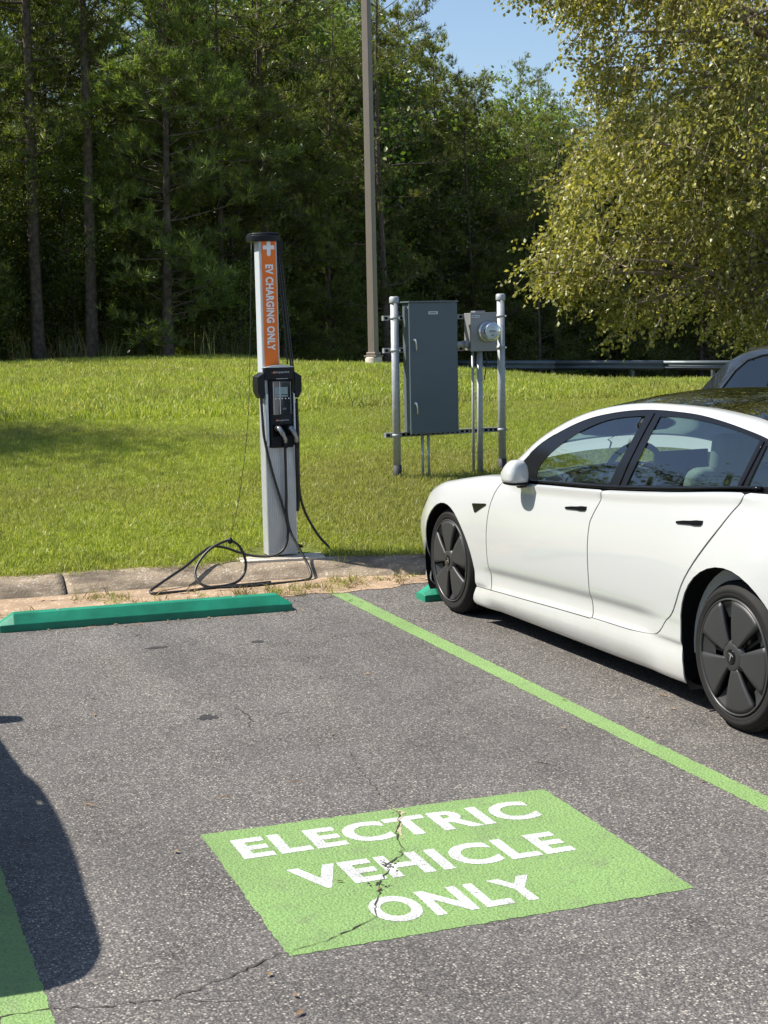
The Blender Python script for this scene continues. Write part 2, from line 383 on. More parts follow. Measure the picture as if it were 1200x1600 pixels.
def grid(xs, ys, zf):
    X, Y = np.meshgrid(xs, ys); Z = zf(X, Y); V = np.stack([X, Y, Z], -1).reshape(-1, 3); nx = len(xs)
    i = (np.arange(len(ys)-1)[:, None]*nx+np.arange(nx-1)[None]).ravel()
    return V, np.concatenate([np.stack([i, i+1, i+nx+1], 1), np.stack([i, i+nx+1, i+nx], 1)])
# far ground out to the horizon (a sheet below everything)
V, Fc = grid(np.linspace(-900, 900, 3), np.linspace(-900, 900, 3), lambda x, y: x*0-1.2)
struct(link('terrain', fastmesh('terrain', V, Fc, M['forest_soil'])))
# parking lot
V, Fc = grid(np.linspace(-60, 60, 5), np.linspace(-60, 9.55, 5), lambda x, y: x*0)
struct(link('parking_lot', fastmesh('parking_lot', V, Fc, M['asphalt'])))
# dirt washed against the kerb; ragged front edge
V, Fc = [], []
xs = np.arange(-8, 16, .03)
for i, x in enumerate(xs):
    base = np.interp(x, [-8, .9, 2.6, 3.1, 3.6, 5, 16], [9.42, 9.42, 9.40, 9.45, 9.52, 9.50, 9.5])
    e = base+.045*math.sin(x*5.1)+.03*math.sin(x*17.3+1)+random.uniform(-.018, .018)
    e = min(e, 9.54)
    V += [(x, e, .003), (x, e+.03, .008), (x, (e+kerb_front(x))/2, .018+.006*math.sin(x*9)), (x, kerb_front(x)+.03, .032)]
    if i:
        for k in range(3): a = (i-1)*4+k; Fc.append((a, a+4, a+5, a+1))
struct(obj('dirt_strip', V, Fc, M['dirt'], smooth=True))
# kerb in cast lengths with open joints
kerb = bpy.data.objects.new('kerb', None); COL.objects.link(kerb); kerb['kind'] = 'structure'
edges = [-10.6, -7.6, -4.6, -1.6, 1.44, 4.46, 7.5, 10.5, 13.5, 16.5]
for a, b in zip(edges[:-1], edges[1:]):
    V, Fc = [], []; xs = np.linspace(a+.006, b-.006, 60); n = 9
    for i, x in enumerate(xs):
        f, bk = float(kerb_front(x)), float(kerb_back(x)); j = lambda s=.004: random.uniform(-s, s)
        prof = [(f-.02, -.05), (f, .018), (f+.045, .045), (f+.095, .082), (f+.14, .112), (f+.18, .130), (f+.215, .139), (bk+.03, .143), (bk+.05, -.05)]
        for k, (y, z) in enumerate(prof): V.append((x, y+(j(.0022) if k else 0)+.004*math.sin(x*7+k), z+(j(.0015) if 0 < k < 8 else 0)))
        if i:
            for k in range(n-1): q = (i-1)*n+k; Fc.append((q, q+n, q+n+1, q+1))
    Fc += [tuple(range(n)), tuple(range((len(xs)-1)*n+n-1, (len(xs)-1)*n-1, -1))]
    obj('kerb_length', V, Fc, M['kerb'], kerb, True)
# lawn soil and forest floor
V, Fc = grid(np.arange(-30, 60.1, .3), np.concatenate([[-.12, -.02, .03], np.arange(.12, 4, .12), np.arange(4, 52, .6)]), lambda x, y: x*0)
V[:, 1] += kerb_back(V[:, 0])+.03; V[:, 2] = np.where(V[:, 1] < kerb_back(V[:, 0])+.02, .02, lawn_z(V[:, 0], V[:, 1]))
struct(link('lawn_ground', fastmesh('lawn_ground', V, Fc, M['lawn_soil'])))
def edge_y(x): return np.interp(x, [-40, 3, 10, 14, 20, 30, 60], [37, 38.5, 38, 42, 50, 53, 60])
V, Fc = grid(np.arange(-60, 90.1, 2.), np.linspace(0, 1, 40), lambda x, y: x*0)
V[:, 1] = edge_y(V[:, 0])-.6+V[:, 1]**1.5*110; V[:, 2] = lawn_z(V[:, 0], V[:, 1])+.03
struct(link('forest_floor', fastmesh('forest_floor', V, Fc, M['forest_soil'])))

# painted markings (each sheet 4 mm above the one below)
def ragged(poly, step=.02, amp=.004):
    out = []; n = len(poly)
    for i in range(n):
        a, b = Vector(poly[i]), Vector(poly[(i+1) % n]); k = max(2, int((b-a).length/step))
        for q in range(k): p = a.lerp(b, q/k); out.append((p.x+random.uniform(-amp, amp), p.y+random.uniform(-amp, amp)))
    return out
def sheet(name, poly, z, m):
    p = ragged(poly); V = [(x, y, z) for x, y in p]; o = obj(name, V, [tuple(range(len(V)))], m); return fixn_up(struct(o))
def fixn_up(o):
    if o.data.polygons[0].normal.z < 0: o.data.flip_normals()
    return o
sheet('green_line', [(3.062, 9.42), (3.178, 9.40), (3.168, 6.), (3.182, -6), (3.062, -6), (3.068, 4.)], .0014, M['green_paint'])
sheet('green_line', [(.338, 9.42), (.448, 9.42), (.462, 4.), (.468, -6), (.345, -6), (.335, 4.)], .0014, M['green_paint'])
panel = sheet('green_panel', [(1.146, 5.055), (2.466, 5.045), (2.440, 3.948), (1.132, 3.946)], .0014, M['green_paint'])
def on_ground(x0, y0, x1, y1, z=.0024): return lambda u, v: (x0+(x1-x0)*u, y0+(y1-y0)*v, z)
for s, bb in (('ELECTRIC', (1.222, 4.750, 2.322, 4.955)), ('VEHICLE', (1.318, 4.395, 2.266, 4.602)), ('ONLY', (1.452, 4.050, 2.018, 4.258))):
    o = lettering('painted_word', s, on_ground(*bb), M['white_paint'], None, .038, 1.10); struct(o)

# cracks
def crack(name, pts, w0=.005, z=.0036, m='crack', jit=.018):
    P = []
    for i in range(len(pts)-1):
        a, b = Vector(pts[i]), Vector(pts[i+1]); k = max(1, int((b-a).length/.022))
        for q in range(k): p = a.lerp(b, q/k); P.append(Vector((p.x+random.gauss(0, jit*.3), p.y+random.gauss(0, jit*.3))))
    P.append(Vector(pts[-1])); V, Fc = [], []
    for i, p in enumerate(P):
        t = (P[min(i+1, len(P)-1)]-P[max(0, i-1)]).normalized(); nn = Vector((-t.y, t.x)); wd = w0*random.uniform(.15, 1.25)*min(1, .2+i*.2, .2+(len(P)-1-i)*.2)
        V += [(p.x+nn.x*wd/2, p.y+nn.y*wd/2, z), (p.x-nn.x*wd/2, p.y-nn.y*wd/2, z)]
        if i: a = 2*i-2; Fc.append((a, a+1, a+3, a+2))
    return struct(fixn_up(obj(name, V, Fc, M[m])))
crack('crack', [(1.965, 5.855), (1.916, 5.595), (1.89, 5.373), (1.88, 5.203), (1.861, 5.071)], .004, .0012)
crack('crack', [(1.861, 5.071), (1.855, 4.97), (1.779, 4.813), (1.746, 4.684), (1.719, 4.594), (1.638, 4.517), (1.61, 4.446), (1.554, 4.348), (1.495, 4.228), (1.461, 4.121), (1.379, 4.061), (1.283, 4.01), (1.147, 3.97)], .0062)
crack('crack', [(1.147, 3.97), (1.1, 3.971), (.927, 3.87), (.772, 3.807), (.574, 3.828), (.472, 3.863), (.334, 3.868), (.1, 3.86)], .005, .0028)
crack('crack', [(.772, 3.807), (.875, 3.734), (.972, 3.71)], .004, .0012)
crack('crack', [(1.723, 6.753), (1.731, 6.558), (1.685, 6.337)], .008, .0012, jit=.04)
crack('crack', [(1.813, 6.583), (1.88, 6.56), (1.97, 6.548)], .006, .0012)
crack('crack', [(1.60, 6.62), (1.46, 6.60), (1.30, 6.63)], .003, .0012)
crack('crack', [(1.86, 5.10), (1.872, 4.99), (1.80, 4.84), (1.765, 4.72)], .017, .0030, 'crack_edge', .02)
# rough broken bits where the crack widens
V, Fc = [], []
for i in range(46):
    t = random.random(); cx, cy = ((1.64, 4.505) if t < .55 else (1.56, 4.36) if t < .8 else (1.86, 5.0)); cx += random.gauss(0, .016); cy += random.gauss(0, .022)
    r_ = random.uniform(.002, .006); n0 = len(V)
    for k in range(5): a = k*1.2566; V.append((cx+r_*math.cos(a)*random.uniform(.6, 1.2), cy+r_*math.sin(a)*random.uniform(.6, 1.2), .0034))
    V.append((cx, cy, .0036+r_*.4)); Fc += [(n0+k, n0+(k+1) % 5, n0+5) for k in range(5)]
stuff(obj('crack_rubble', V, Fc, M['crack']))
def blotch(name, x, y, rx, ry, m='stain'):
    V = [(x, y, .0012)]; n = 28
    for k in range(n): a = 2*math.pi*k/n; q = random.uniform(.6, 1.1); V.append((x+rx*q*math.cos(a), y+ry*q*math.sin(a), .0012))
    return struct(obj(name, V, [(0, k+1, (k+1) % n+1) for k in range(n)], M[m]))
blotch('oil_stain', 1.555, 6.626, .050, .055); 
blotch('oil_stain', 1.659, 8.238, .07, .035); blotch('oil_stain', 2.208, 8.143, .04, .04)

# ------------------------------------------------------------------ scatter by geometry nodes
def blade_mesh(name, n, hmin, hmax, spread, wid, m, lean=.5, seed=1, segs=2):
    g = np.random.default_rng(seed); V, T, tone = [], [], []
    for i in range(n):
        a = g.uniform(0, 6.283); r_ = spread*math.sqrt(g.uniform()); x, y = r_*math.cos(a), r_*math.sin(a); h = g.uniform(hmin, hmax)
        la, ll = g.uniform(0, 6.283), abs(g.normal(0, lean))*h; wa = g.uniform(0, 6.283); wx, wy = math.cos(wa)*wid/2, math.sin(wa)*wid/2
        n0 = len(V)
        for s in range(segs):
            t = s/segs; q = (1-t*.45); cx, cy, cz = x+math.cos(la)*ll*t**1.7, y+math.sin(la)*ll*t**1.7, h*t*(1-.15*t)
            V += [(cx-wx*q, cy-wy*q, cz), (cx+wx*q, cy+wy*q, cz)]
        V.append((x+math.cos(la)*ll, y+math.sin(la)*ll, h*(1-.35*min(1, ll/h)))); c = g.uniform()
        for s in range(segs-1): b = n0+2*s; T += [(b, b+1, b+3), (b, b+3, b+2)]; tone += [c, c]
        b = n0+2*(segs-1); T.append((b, b+1, b+2)); tone.append(c)
    return fastmesh(name, np.array(V), np.array(T), m, tone)
def clump_collection(name, meshes):
    c = bpy.data.collections.new(name)
    for me in meshes: c.objects.link(bpy.data.objects.new('clump', me))
    return c
def scatter(name, V, T, dens, coll, smin=.7, smax=1.3, seed=3, tilt=.25):
    me = fastmesh(name, V, T, M['grass']); a = me.attributes.new('dens', 'FLOAT', 'POINT'); a.data.foreach_set('value', np.asarray(dens, np.float32))
    o = link(name, me)
    ng = bpy.data.node_groups.new(name, 'GeometryNodeTree'); ng.interface.new_socket('Geometry', in_out='INPUT', socket_type='NodeSocketGeometry'); ng.interface.new_socket('Geometry', in_out='OUTPUT', socket_type='NodeSocketGeometry')
    N, L = ng.nodes, ng.links; gi, go = N.new('NodeGroupInput'), N.new('NodeGroupOutput')
    d = N.new('GeometryNodeDistributePointsOnFaces'); at = N.new('GeometryNodeInputNamedAttribute'); at.data_type = 'FLOAT'; at.inputs['Name'].default_value = 'dens'
    L.new(gi.outputs[0], d.inputs['Mesh']); L.new(at.outputs[0], d.inputs['Density']); d.inputs['Seed'].default_value = seed
    ci = N.new('GeometryNodeCollectionInfo'); ci.inputs[0].default_value = coll; ci.inputs['Separate Children'].default_value = True; ci.inputs['Reset Children'].default_value = True
    ip = N.new('GeometryNodeInstanceOnPoints'); ip.inputs['Pick Instance'].default_value = True
    rv = N.new('FunctionNodeRandomValue'); rv.data_type = 'FLOAT_VECTOR'; rv.inputs[0].default_value = (-tilt, -tilt, 0); rv.inputs[1].default_value = (tilt, tilt, 6.283)
    rs = N.new('FunctionNodeRandomValue'); rs.data_type = 'FLOAT'; rs.inputs[2].default_value = smin; rs.inputs[3].default_value = smax; rs.inputs['Seed'].default_value = 5
    L.new(d.outputs[0], ip.inputs['Points']); L.new(ci.outputs[0], ip.inputs['Instance']); L.new(rv.outputs[0], ip.inputs['Rotation']); L.new(rs.outputs[1], ip.inputs['Scale'])
    L.new(ip.outputs[0], go.inputs[0]); md = o.modifiers.new('scatter', 'NODES'); md.node_group = ng
    return stuff(o)
lawn_clumps = clump_collection('lawn_clumps', [blade_mesh('clump', 40, .016, .050, .10, .0045, M['grass'], .75, s) for s in range(5)])
far_clumps = clump_collection('far_clumps', [blade_mesh('clump', 40, .03, .085, .19, .010, M['grass'], .6, s+20) for s in range(5)])
def keep(V, T, f):
    c = V[T].mean(1); return T[f(c[:, 0], c[:, 1])]
pad_poly = ((2.64, 3.33), (9.9, 10.47))
def in_view(x, y): ang = np.degrees(np.arctan2(x, y)); return (ang > 1.5) & (ang < 40)
def near_ok(x, y): return (y > kerb_back(x)+.03) & in_view(x, y) & ~((x > pad_poly[0][0]) & (x < pad_poly[0][1]) & (y < pad_poly[1][1]))
V, Fc = grid(np.arange(-1, 16, .12), np.arange(9.8, 17, .12), lambda x, y: lawn_z(x, y)); Fc = keep(V, Fc, near_ok)
dd = np.hypot(V[:, 0]-5.1, V[:, 1]-11.8); dens = 520*(1-.55*np.exp(-(dd/.9)**2))
scatter('lawn_grass', V, Fc, dens, lawn_clumps, .75, 1.35)
V, Fc = grid(np.arange(-1, 36, .5), np.arange(17, 46, .5), lambda x, y: lawn_z(x, y))
Fc = keep(V, Fc, lambda x, y: in_view(x, y) & (y < edge_y(x)))
scatter('lawn_grass', V, Fc, np.interp(V[:, 1], [17, 26, 40], [230, 110, 60]), far_clumps, .8, 1.5, 9)
# lawn outside the picture, thin
V, Fc = grid(np.arange(-14, 30, 1.), np.arange(10.6, 38, 1.), lambda x, y: lawn_z(x, y)); Fc = keep(V, Fc, lambda x, y: ~in_view(x, y) & (y < edge_y(x)))
scatter('lawn_grass', V, Fc, V[:, 0]*0+22, far_clumps, 1., 1.8, 11)
# grass spilling over the kerb's back edge
V, Fc = grid(np.arange(-1, 9, .06), np.linspace(0, 1, 3), lambda x, y: x*0)
V[:, 1] = kerb_back(V[:, 0])-.01+.07*V[:, 1]; V[:, 2] = .138
Fc = keep(V, Fc, lambda x, y: ~((x > 2.62) & (x < 3.33)))
scatter('edge_grass', V, Fc, V[:, 0]*0+900, lawn_clumps, .5, .95, 5, .5)
# weeds and dry runners in the dirt
wc = clump_collection('weed_clumps', [blade_mesh('clump', 16, .02, .07, .05, .005, M['dry_grass'], 1.1, s+40) for s in range(3)]+[blade_mesh('clump', 14, .02, .06, .04, .005, M['grass'], .9, s+50) for s in range(2)])
V, Fc = grid(np.arange(-2, 6, .05), np.arange(9.36, 10.1, .04), lambda x, y: x*0+.018)
den = np.zeros(len(V))
for x, y, r_, q in [(1.55, 9.80, .16, 500), (1.70, 9.72, .12, 500), (2.30, 9.50, .22, 120), (2.0, 9.52, .25, 100), (2.72, 9.52, .16, 420), (2.95, 9.56, .16, 300), (3.3, 9.62, .2, 260), (3.6, 9.66, .16, 330), (3.85, 9.6, .12, 250), (1.0, 9.6, .25, 60), (2.5, 9.55, .12, 250), (3.12, 9.5, .1, 160)]:
    den = np.maximum(den, q*np.exp(-((V[:, 0]-x)**2+((V[:, 1]-y)*1.6)**2)/r_**2))
scatter('weeds', V, Fc, np.maximum(den, 9), wc, .6, 1.3, 8, .7)
wc2 = clump_collection('stalk_clumps', [blade_mesh('clump', 9, .10, .26, .05, .004, M['dry_grass'], .6, s+70, 3) for s in range(3)])
V, Fc = grid(np.arange(1.42, 1.74, .04), np.arange(9.74, 9.94, .04), lambda x, y: x*0+.02)
scatter('weed_stalks', V, Fc, V[:, 0]*0+130, wc2, .5, 1.0, 4, .4)
# tall grass before the wood
tg = clump_collection('tall_clumps', [blade_mesh('clump', 16, .25, 1.0, .25, .018, M['tall_grass'], .22, s+60, 3) for s in range(4)])
V, Fc = grid(np.arange(-8, 42, .5), np.linspace(0, 1, 5), lambda x, y: x*0)
V[:, 1] = edge_y(V[:, 0])-.9+V[:, 1]*1.8; V[:, 2] = lawn_z(V[:, 0], V[:, 1])
scatter('tall_grass', V, Fc, V[:, 0]*0+3.2, tg, .5, 1.15, 6, .15)
# little dead leaves and straw on the lot
V, T = [], []
for i in range(240):
    if i < 150: x, y = random.uniform(.5, 4.2), random.uniform(9.0, 9.9)
    elif i < 170: x, y = random.uniform(1.2, 2.8), 8.93+random.uniform(-.05, .05)
    else: x, y = random.uniform(.4, 6), random.uniform(3.2, 9.)
    z = .006 if y < 9.4 else .024
    a = random.uniform(0, 6.3); l, wd = (random.uniform(.008, .02), random.uniform(.004, .010)) if i % 3 else (random.uniform(.03, .07), .0022); n0 = len(V); c, s = math.cos(a), math.sin(a)
    for u, v, h in ((-l, 0, 0), (0, -wd, .003), (l, 0, .002), (0, wd, .006)): V.append((x+u*c-v*s, y+u*s+v*c, z+h))
    T += [(n0, n0+1, n0+2), (n0, n0+2, n0+3)]
stuff(link('leaf_litter', fastmesh('leaf_litter', np.array(V), np.array(T), M['dead_leaf'])))

# ------------------------------------------------------------------ wheel stops
def wheel_stop(x0, x1, y, rz, label):
    t = thing('wheel_stop', label, 'wheel stop', (x0, y, 0), rz, 'green wheel stops at the head of the bays'); L = x1-x0
    sec = [(0, .0), (0, .042), (.050, .100), (.125, .100), (.165, .040), (.165, 0)]
    V, Fc = [], []; e = [0, .085, L-.085, L]
    for i, x in enumerate(e):
        k = 0 if i in (1, 2) else 1
        for yy, zz in sec:
            if k: zz = min(zz, .045); yy = yy
            V.append((x, yy, zz))
    # end rings: sloped ends, top pulled inwards
    for i in range(3):
        for k in range(5): a = i*6+k; Fc.append((a, a+6, a+7, a+1))
    Fc += [tuple(range(5, -1, -1)), tuple(range(18, 24)), ]
    o = obj('block', V, Fc, M['tree_green'], t); fixn(o); bev(o, .005, 2, 20)
    for q in (.35, L-.35):
        V, Fc = lathe([(.0, .1035), (.010, .1035), (.012, .1015)], 12); o = obj('spike', [(v[0]+q, v[1]+.088, v[2]) for v in V], Fc, M['galv_dark'], t)
    return t
wheel_stop(.90, 2.665, 9.050, -.05, 'long green wheel stop in the empty bay before the charging post')
wheel_stop(3.505, 5.25, 8.86, -.02, 'green wheel stop mostly hidden behind the front tyre of the white car')

# ------------------------------------------------------------------ charging station
ch = thing('charging_station', 'tall silver charging post with an orange EV CHARGING ONLY sign and black head', 'charging station', (0, 0, 0))
V, Fc = prism([(2.66, 10.12), (3.24, 10.06), (3.28, 10.30), (3.10, 10.58), (2.80, 10.60), (2.64, 10.4)], 'z', .02, .150)
pad = tag(bev(fixn(obj('concrete_pad', V, Fc, M['pad'])), .008), 'pale concrete pad under the charging post at the kerb', 'concrete pad')
# lower column: ribbed extrusion
def ribbed(x0, x1, y0, y1, n, d=.004):
    P = []
    for k in range(n):
        a, b = x0+(x1-x0)*k/n, x0+(x1-x0)*(k+1)/n; P += [(a+.0012, y0), (b-.0012, y0), (b-.0012, y0+d), (b+.0012, y0+d)]
    P = P[:-2]; P += [(x1, y0+.01), (x1, y1), (x0, y1)]
    m = 6
    for k in range(m): a, b = y1-(y1-y0-.01)*k/m, y1-(y1-y0-.01)*(k+1)/m; P += [(x0, a-.001), (x0, b+.002), (x0+.003, b+.002), (x0+.003, b)]
    return P
V, Fc = prism(ribbed(2.868, 3.080, 10.20, 10.33, 17), 'z', .163, 1.30); fixn(obj('column', V, Fc, M['alu'], ch))
V, Fc = prism(ribbed(2.866, 2.990, 10.205, 10.33, 2, .002), 'z', 1.30, 2.345); fixn(obj('mast', V, Fc, M['alu_pale'], ch))
fixn(obj('mast_frame', *prism([(2.874, 10.199), (2.986, 10.199), (2.986, 10.2049), (2.874, 10.2049)], 'z', 1.47, 2.345), M['alu'], ch))
sg = bx('sign', 2.880, 2.979, 10.1945, 10.1985, 1.480, 2.337, M['orange'], ch, 0)
lettering('sign_text', 'EV CHARGING ONLY', lambda u, v: (2.9015+.056*v, 10.1925, 2.172-.585*u), M['sign_white'], sg, .040, 1.08)
def plus_poly():
    c, z, h, wd = 2.9295, 2.287, .040, .0135
    P = [(c-wd, z+.040), (c+wd, z+.040), (c+wd, z+wd), (c+h, z+wd), (c+h, z-wd), (c+wd, z-wd)]
    for k in range(9): a = -math.pi*k/8; P.append((c+wd*math.cos(a), z-.046+wd*math.sin(a)))
    P += [(c-wd, z-wd), (c-h, z-wd), (c-h, z+wd), (c-wd, z+wd)]; return P
fixn(obj('plus_mark', *prism(plus_poly(), 'y', 10.1915, 10.1943), M['sign_white'], sg))
# curved cap
V, Fc = [], []
P = [(2.815, 10.27)]+[(2.815+.205*k/10, 10.235-.075*math.sin(math.pi*(.12+.76*k/10))) for k in range(11)]+[(3.020, 10.36), (2.815, 10.36)]
P = P[1:]
o = fixn(obj('cap', *prism(P, 'z', 2.328, 2.372), M['black_plastic'], ch)); bev(o, .006)
P2 = [(2.912+(x-2.912)*.93, 10.27+(y-10.27)*.93) for x, y in P]
bev(fixn(obj('cap_top', *prism(P2, 'z', 2.372, 2.386), M['black_plastic'], ch)), .008)
bx('arm_box', 2.992, 3.05, 10.26, 10.36, 2.24, 2.345, M['black_plastic'], ch)
# head
def headpoly(x0, x1, n=9, y0=10.155, yb=10.20): return [(x0, yb), (x0, y0+.022)]+[(x0+.012+(x1-x0-.024)*k/n, y0+.012*(1-math.sin(math.pi*k/n))) for k in range(n+1)]+[(x1, y0+.022), (x1, yb)]
o = bev(fixn(obj('head_hood', *prism(headpoly(2.862, 3.086), 'z', 1.385, 1.472), M['black_plastic'], ch)), .008)
Zt = prism([(2.862+.224*k/10, 1.470+.018*math.sin(math.pi*k/10)) for k in range(11)], 'y', 10.150, 10.24)
obj('hood_rim', *Zt, M['alu'], ch); fixn(bpy.data.objects['hood_rim'])
bev(fixn(obj('head_face', *prism(headpoly(2.896, 3.068, y0=10.165), 'z', .915, 1.385), M['black_plastic'], ch)), .006)
for x0, x1 in ((2.872, 2.890), (3.070, 3.082)): bx('side_rail', x0, x1, 10.172, 10.20, .93, 1.29, M['alu_pale'], ch)
for s, xa in ((-1, 2.868), (1, 3.080)):
    P = [(xa, 1.440), (xa+s*.052, 1.408), (xa+s*.052, 1.305), (xa+s*.028, 1.258), (xa+s*.008, 1.258), (xa, 1.30)]
    bev(fixn(obj('holster', *prism(P, 'y', 10.165, 10.30), M['black_plastic'], ch)), .005)
    bx('holster_edge', min(xa+s*.003, xa+s*.050), max(xa+s*.003, xa+s*.050), 10.162, 10.164, 1.425 if 0 else 1.4375-.0, 1.4395, M['alu'], ch, 0) if False else None
scr = bx('screen', 2.918, 3.052, 10.156, 10.165, 1.145, 1.375, M['screen'], ch, 0)
bx('page', 2.930, 3.025, 10.1535, 10.1555, 1.285, 1.335, M['screen_page'], scr, 0)
bx('page', 2.930, 3.025, 10.1535, 10.1555, 1.268, 1.279, M['screen_page'], scr, 0)
bx('glare_bar', 2.966, 2.971, 10.151, 10.1545, 1.15, 1.372, M['alu'], scr, 0)
bx('glare_bar', 2.921, 2.925, 10.151, 10.1545, 1.15, 1.368, M['alu'], scr, 0)
bx('glare_bar', 3.043, 3.046, 10.151, 10.1545, 1.15, 1.368, M['galv_dark'], scr, 0)
for k in range(5):
    V, Fc = lathe([(0, 10.1535), (.0045, 10.1535), (.0045, 10.157)], 12, 'y'); obj('indicator', [(v[0]+2.938+k*.0235, v[1], v[2]+1.256) for v in V], Fc, M['sign_white'], scr)
bx('page', 2.985, 3.012, 10.1535, 10.1555, 1.178, 1.192, M['plate_print'], scr, 0)
lettering('head_text', 'chargepoint', lambda u, v: (2.922+.118*u, 10.1505, 1.428+.018*v), M['logo_grey'], ch, .02)
lettering('head_text', '-ch', lambda u, v: (2.912+.030*u, 10.1500, 1.430+.014*v), M['logo_orange'], ch, .02)
bx('head_stripe', 2.945, 3.030, 10.1515, 10.1545, 1.3905, 1.3945, M['logo_grey'], ch, 0)
lettering('panel_text', 'chargepoint', lambda u, v: (2.936+.094*u, 10.1600, 1.099+.014*v), M['logo_grey'], ch, .02)
lettering('panel_text', 'ch', lambda u, v: (2.936+.020*u, 10.1595, 1.1005+.012*v), M['logo_orange'], ch, .03)
bx('socket_bay', 2.915, 3.058, 10.158, 10.166, .995, 1.075, M['black_matte'], ch, .002)
for k in range(7): bx('grille_slat', 2.902, 3.064, 10.158, 10.166, .922+k*.0095, .927+k*.0095, M['black_plastic'], ch, 0)
for x, dx in ((2.948, .045), (3.034, .040)):
    c = thing('connector', '', '', (0, 0, 0)); del c['label']; del c['category']; c.parent = ch; c.name = 'connector'
    tb('grip', [(x-.005, 10.175, 1.050), (x+.002, 10.125, 1.048), (x+dx*.45, 10.108, 1.015), (x+dx*.9, 10.115, .972), (x+dx, 10.135, .945)], [.019]*9+[.0165]*9+[.013]*9+[.011]*6, M['grip'], c, 12)
    tb('collar', [(x-.006, 10.150, 1.050), (x-.002, 10.128, 1.052)], .0225, M['black_plastic'], c, 14, 1)
    tb('boot', [(x+dx*.97, 10.130, .952), (x+dx*1.05, 10.140, .918)], .0145, M['black_plastic'], c, 12, 1)
RC = .0095
def cord(name, P, r_=RC, sm=10): return tb(name, P, r_, M['rubber_cable'], ch, 8, sm)
# left cord from holster down across the column then round to the pad and the loop on the kerb
cord('charging_cord', [(2.846, 10.20, 1.270), (2.850, 10.19, 1.12), (2.858, 10.185, .98), (2.905, 10.175, .745), (2.966, 10.168, .52), (3.000, 10.165, .36), (2.975, 10.14, .235), (2.90, 10.14, .172), (2.776, 10.2, .165), (2.667, 10.22, .195), (2.554, 10.22, .240), (2.459, 10.2, .252), (2.362, 10.14, .216), (2.241, 10.05, .155), (2.112, 9.97, .102), (1.984, 9.88, .052), (1.952, 9.835, .036), (1.99, 9.80, .030), (2.15, 9.80, .030), (2.4, 9.83, .032), (2.78, 9.86, .034)])
cord('charging_cord', [(2.990, 10.14, .935), (2.996, 10.16, .80), (2.997, 10.165, .60), (2.996, 10.165, .46), (3.012, 10.14, .33), (3.050, 10.05, .21), (3.078, 9.96, .115), (3.070, 9.87, .05), (3.00, 9.83, .032), (2.796, 9.81, .030), (2.574, 9.81, .030), (2.401, 9.82, .032), (2.303, 9.86, .055), (2.278, 9.93, .116), (2.319, 9.98, .189), (2.401, 10.0, .267), (2.491, 10.0, .309), (2.55, 10.0, .314), (2.608, 9.99, .267), (2.637, 9.96, .168), (2.603, 9.91, .085), (2.521, 9.86, .045), (2.355, 9.81, .036), (2.2, 9.79, .03)])
cord('charging_cord', [(3.073, 10.14, .945), (3.09, 10.17, .82), (3.096, 10.18, .62), (3.092, 10.19, .52), (3.086, 10.20, .47), (3.095, 10.22, .60), (3.10, 10.24, .9), (3.102, 10.24, 1.22)])
cord('charging_cord', [(3.108, 10.22, 1.25), (3.112, 10.22, 1.0), (3.114, 10.24, .72), (3.128, 10.26, .56), (3.175, 10.28, .42), (3.26, 10.28, .27), (3.335, 10.26, .178)])
cord('charging_cord', [(3.07, 10.36, .24), (3.11, 10.38, .205), (3.17, 10.39, .186)])
# cord management: cords from the arm box, thin retractor cord to the loop
cord('retractor_cord', [(3.020, 10.28, 2.26), (3.030, 10.27, 2.15), (3.045, 10.26, 1.95), (3.062, 10.24, 1.7), (3.078, 10.23, 1.47)], .007)
cord('retractor_cord', [(3.030, 10.30, 2.28), (3.048, 10.28, 2.15), (3.072, 10.27, 1.85), (3.088, 10.25, 1.6), (3.102, 10.24, 1.40)], .006)
cord('retractor_cord', [(3.005, 10.27, 2.26), (3.018, 10.24, 2.0), (3.035, 10.22, 1.7), (3.048, 10.215, 1.49)], .005)
tb('retractor_line', [(2.822, 10.24, 2.32), (2.78, 10.17, 1.8), (2.70, 10.03, 1.1), (2.62, 10.02, .6), (2.545, 10.003, .325)], .0022, M['rubber_cable'], ch, 5, 6)
V, Fc = lathe([(0, -.022), (.014, -.018), (.019, 0), (.014, .018), (0, .022)], 12); obj('cord_clamp', [(v[0]+2.545, v[1]+10.003, v[2]+.314) for v in V], Fc, M['black_plastic'], ch, True)
for x in (2.90, 3.05):
    for y in (10.10,): pass

# ------------------------------------------------------------------ meter rack (local x along the strut, y backwards, origin at left post base)
RK = R(5.4); rk0 = Vector((4.6133, 12.2542, 0)); GZ = float(lawn_z(4.61, 12.25))
DX = .4834-GZ if abs(.4834-GZ) < .2 else 0
def rack(name, label, cat): return thing(name, label, cat, tuple(rk0), RK)
fr = rack('meter_rack', 'galvanised steel rack of two round posts joined by slotted struts on the lawn', 'post rack')
for x, top in ((0, 1.972), (1.04, 1.985)):
    o = obj('post', *tube([(x, 0, .40), (x, 0, top-.012)], .034, 20), M['galv'], fr, True)
    o = obj('post_cap', *lathe([(.0, .030), (.030, .030), (.041, .022), (.042, -.02), (.040, -.028), (.035, -.028)], 24), M['galv'], fr, True, loc=(x, 0, top-.02))
    obj('post_sleeve', *tube([(x, 0, .36), (x, 0, .545)], .0375, 20), M['base_coat'], fr, True)
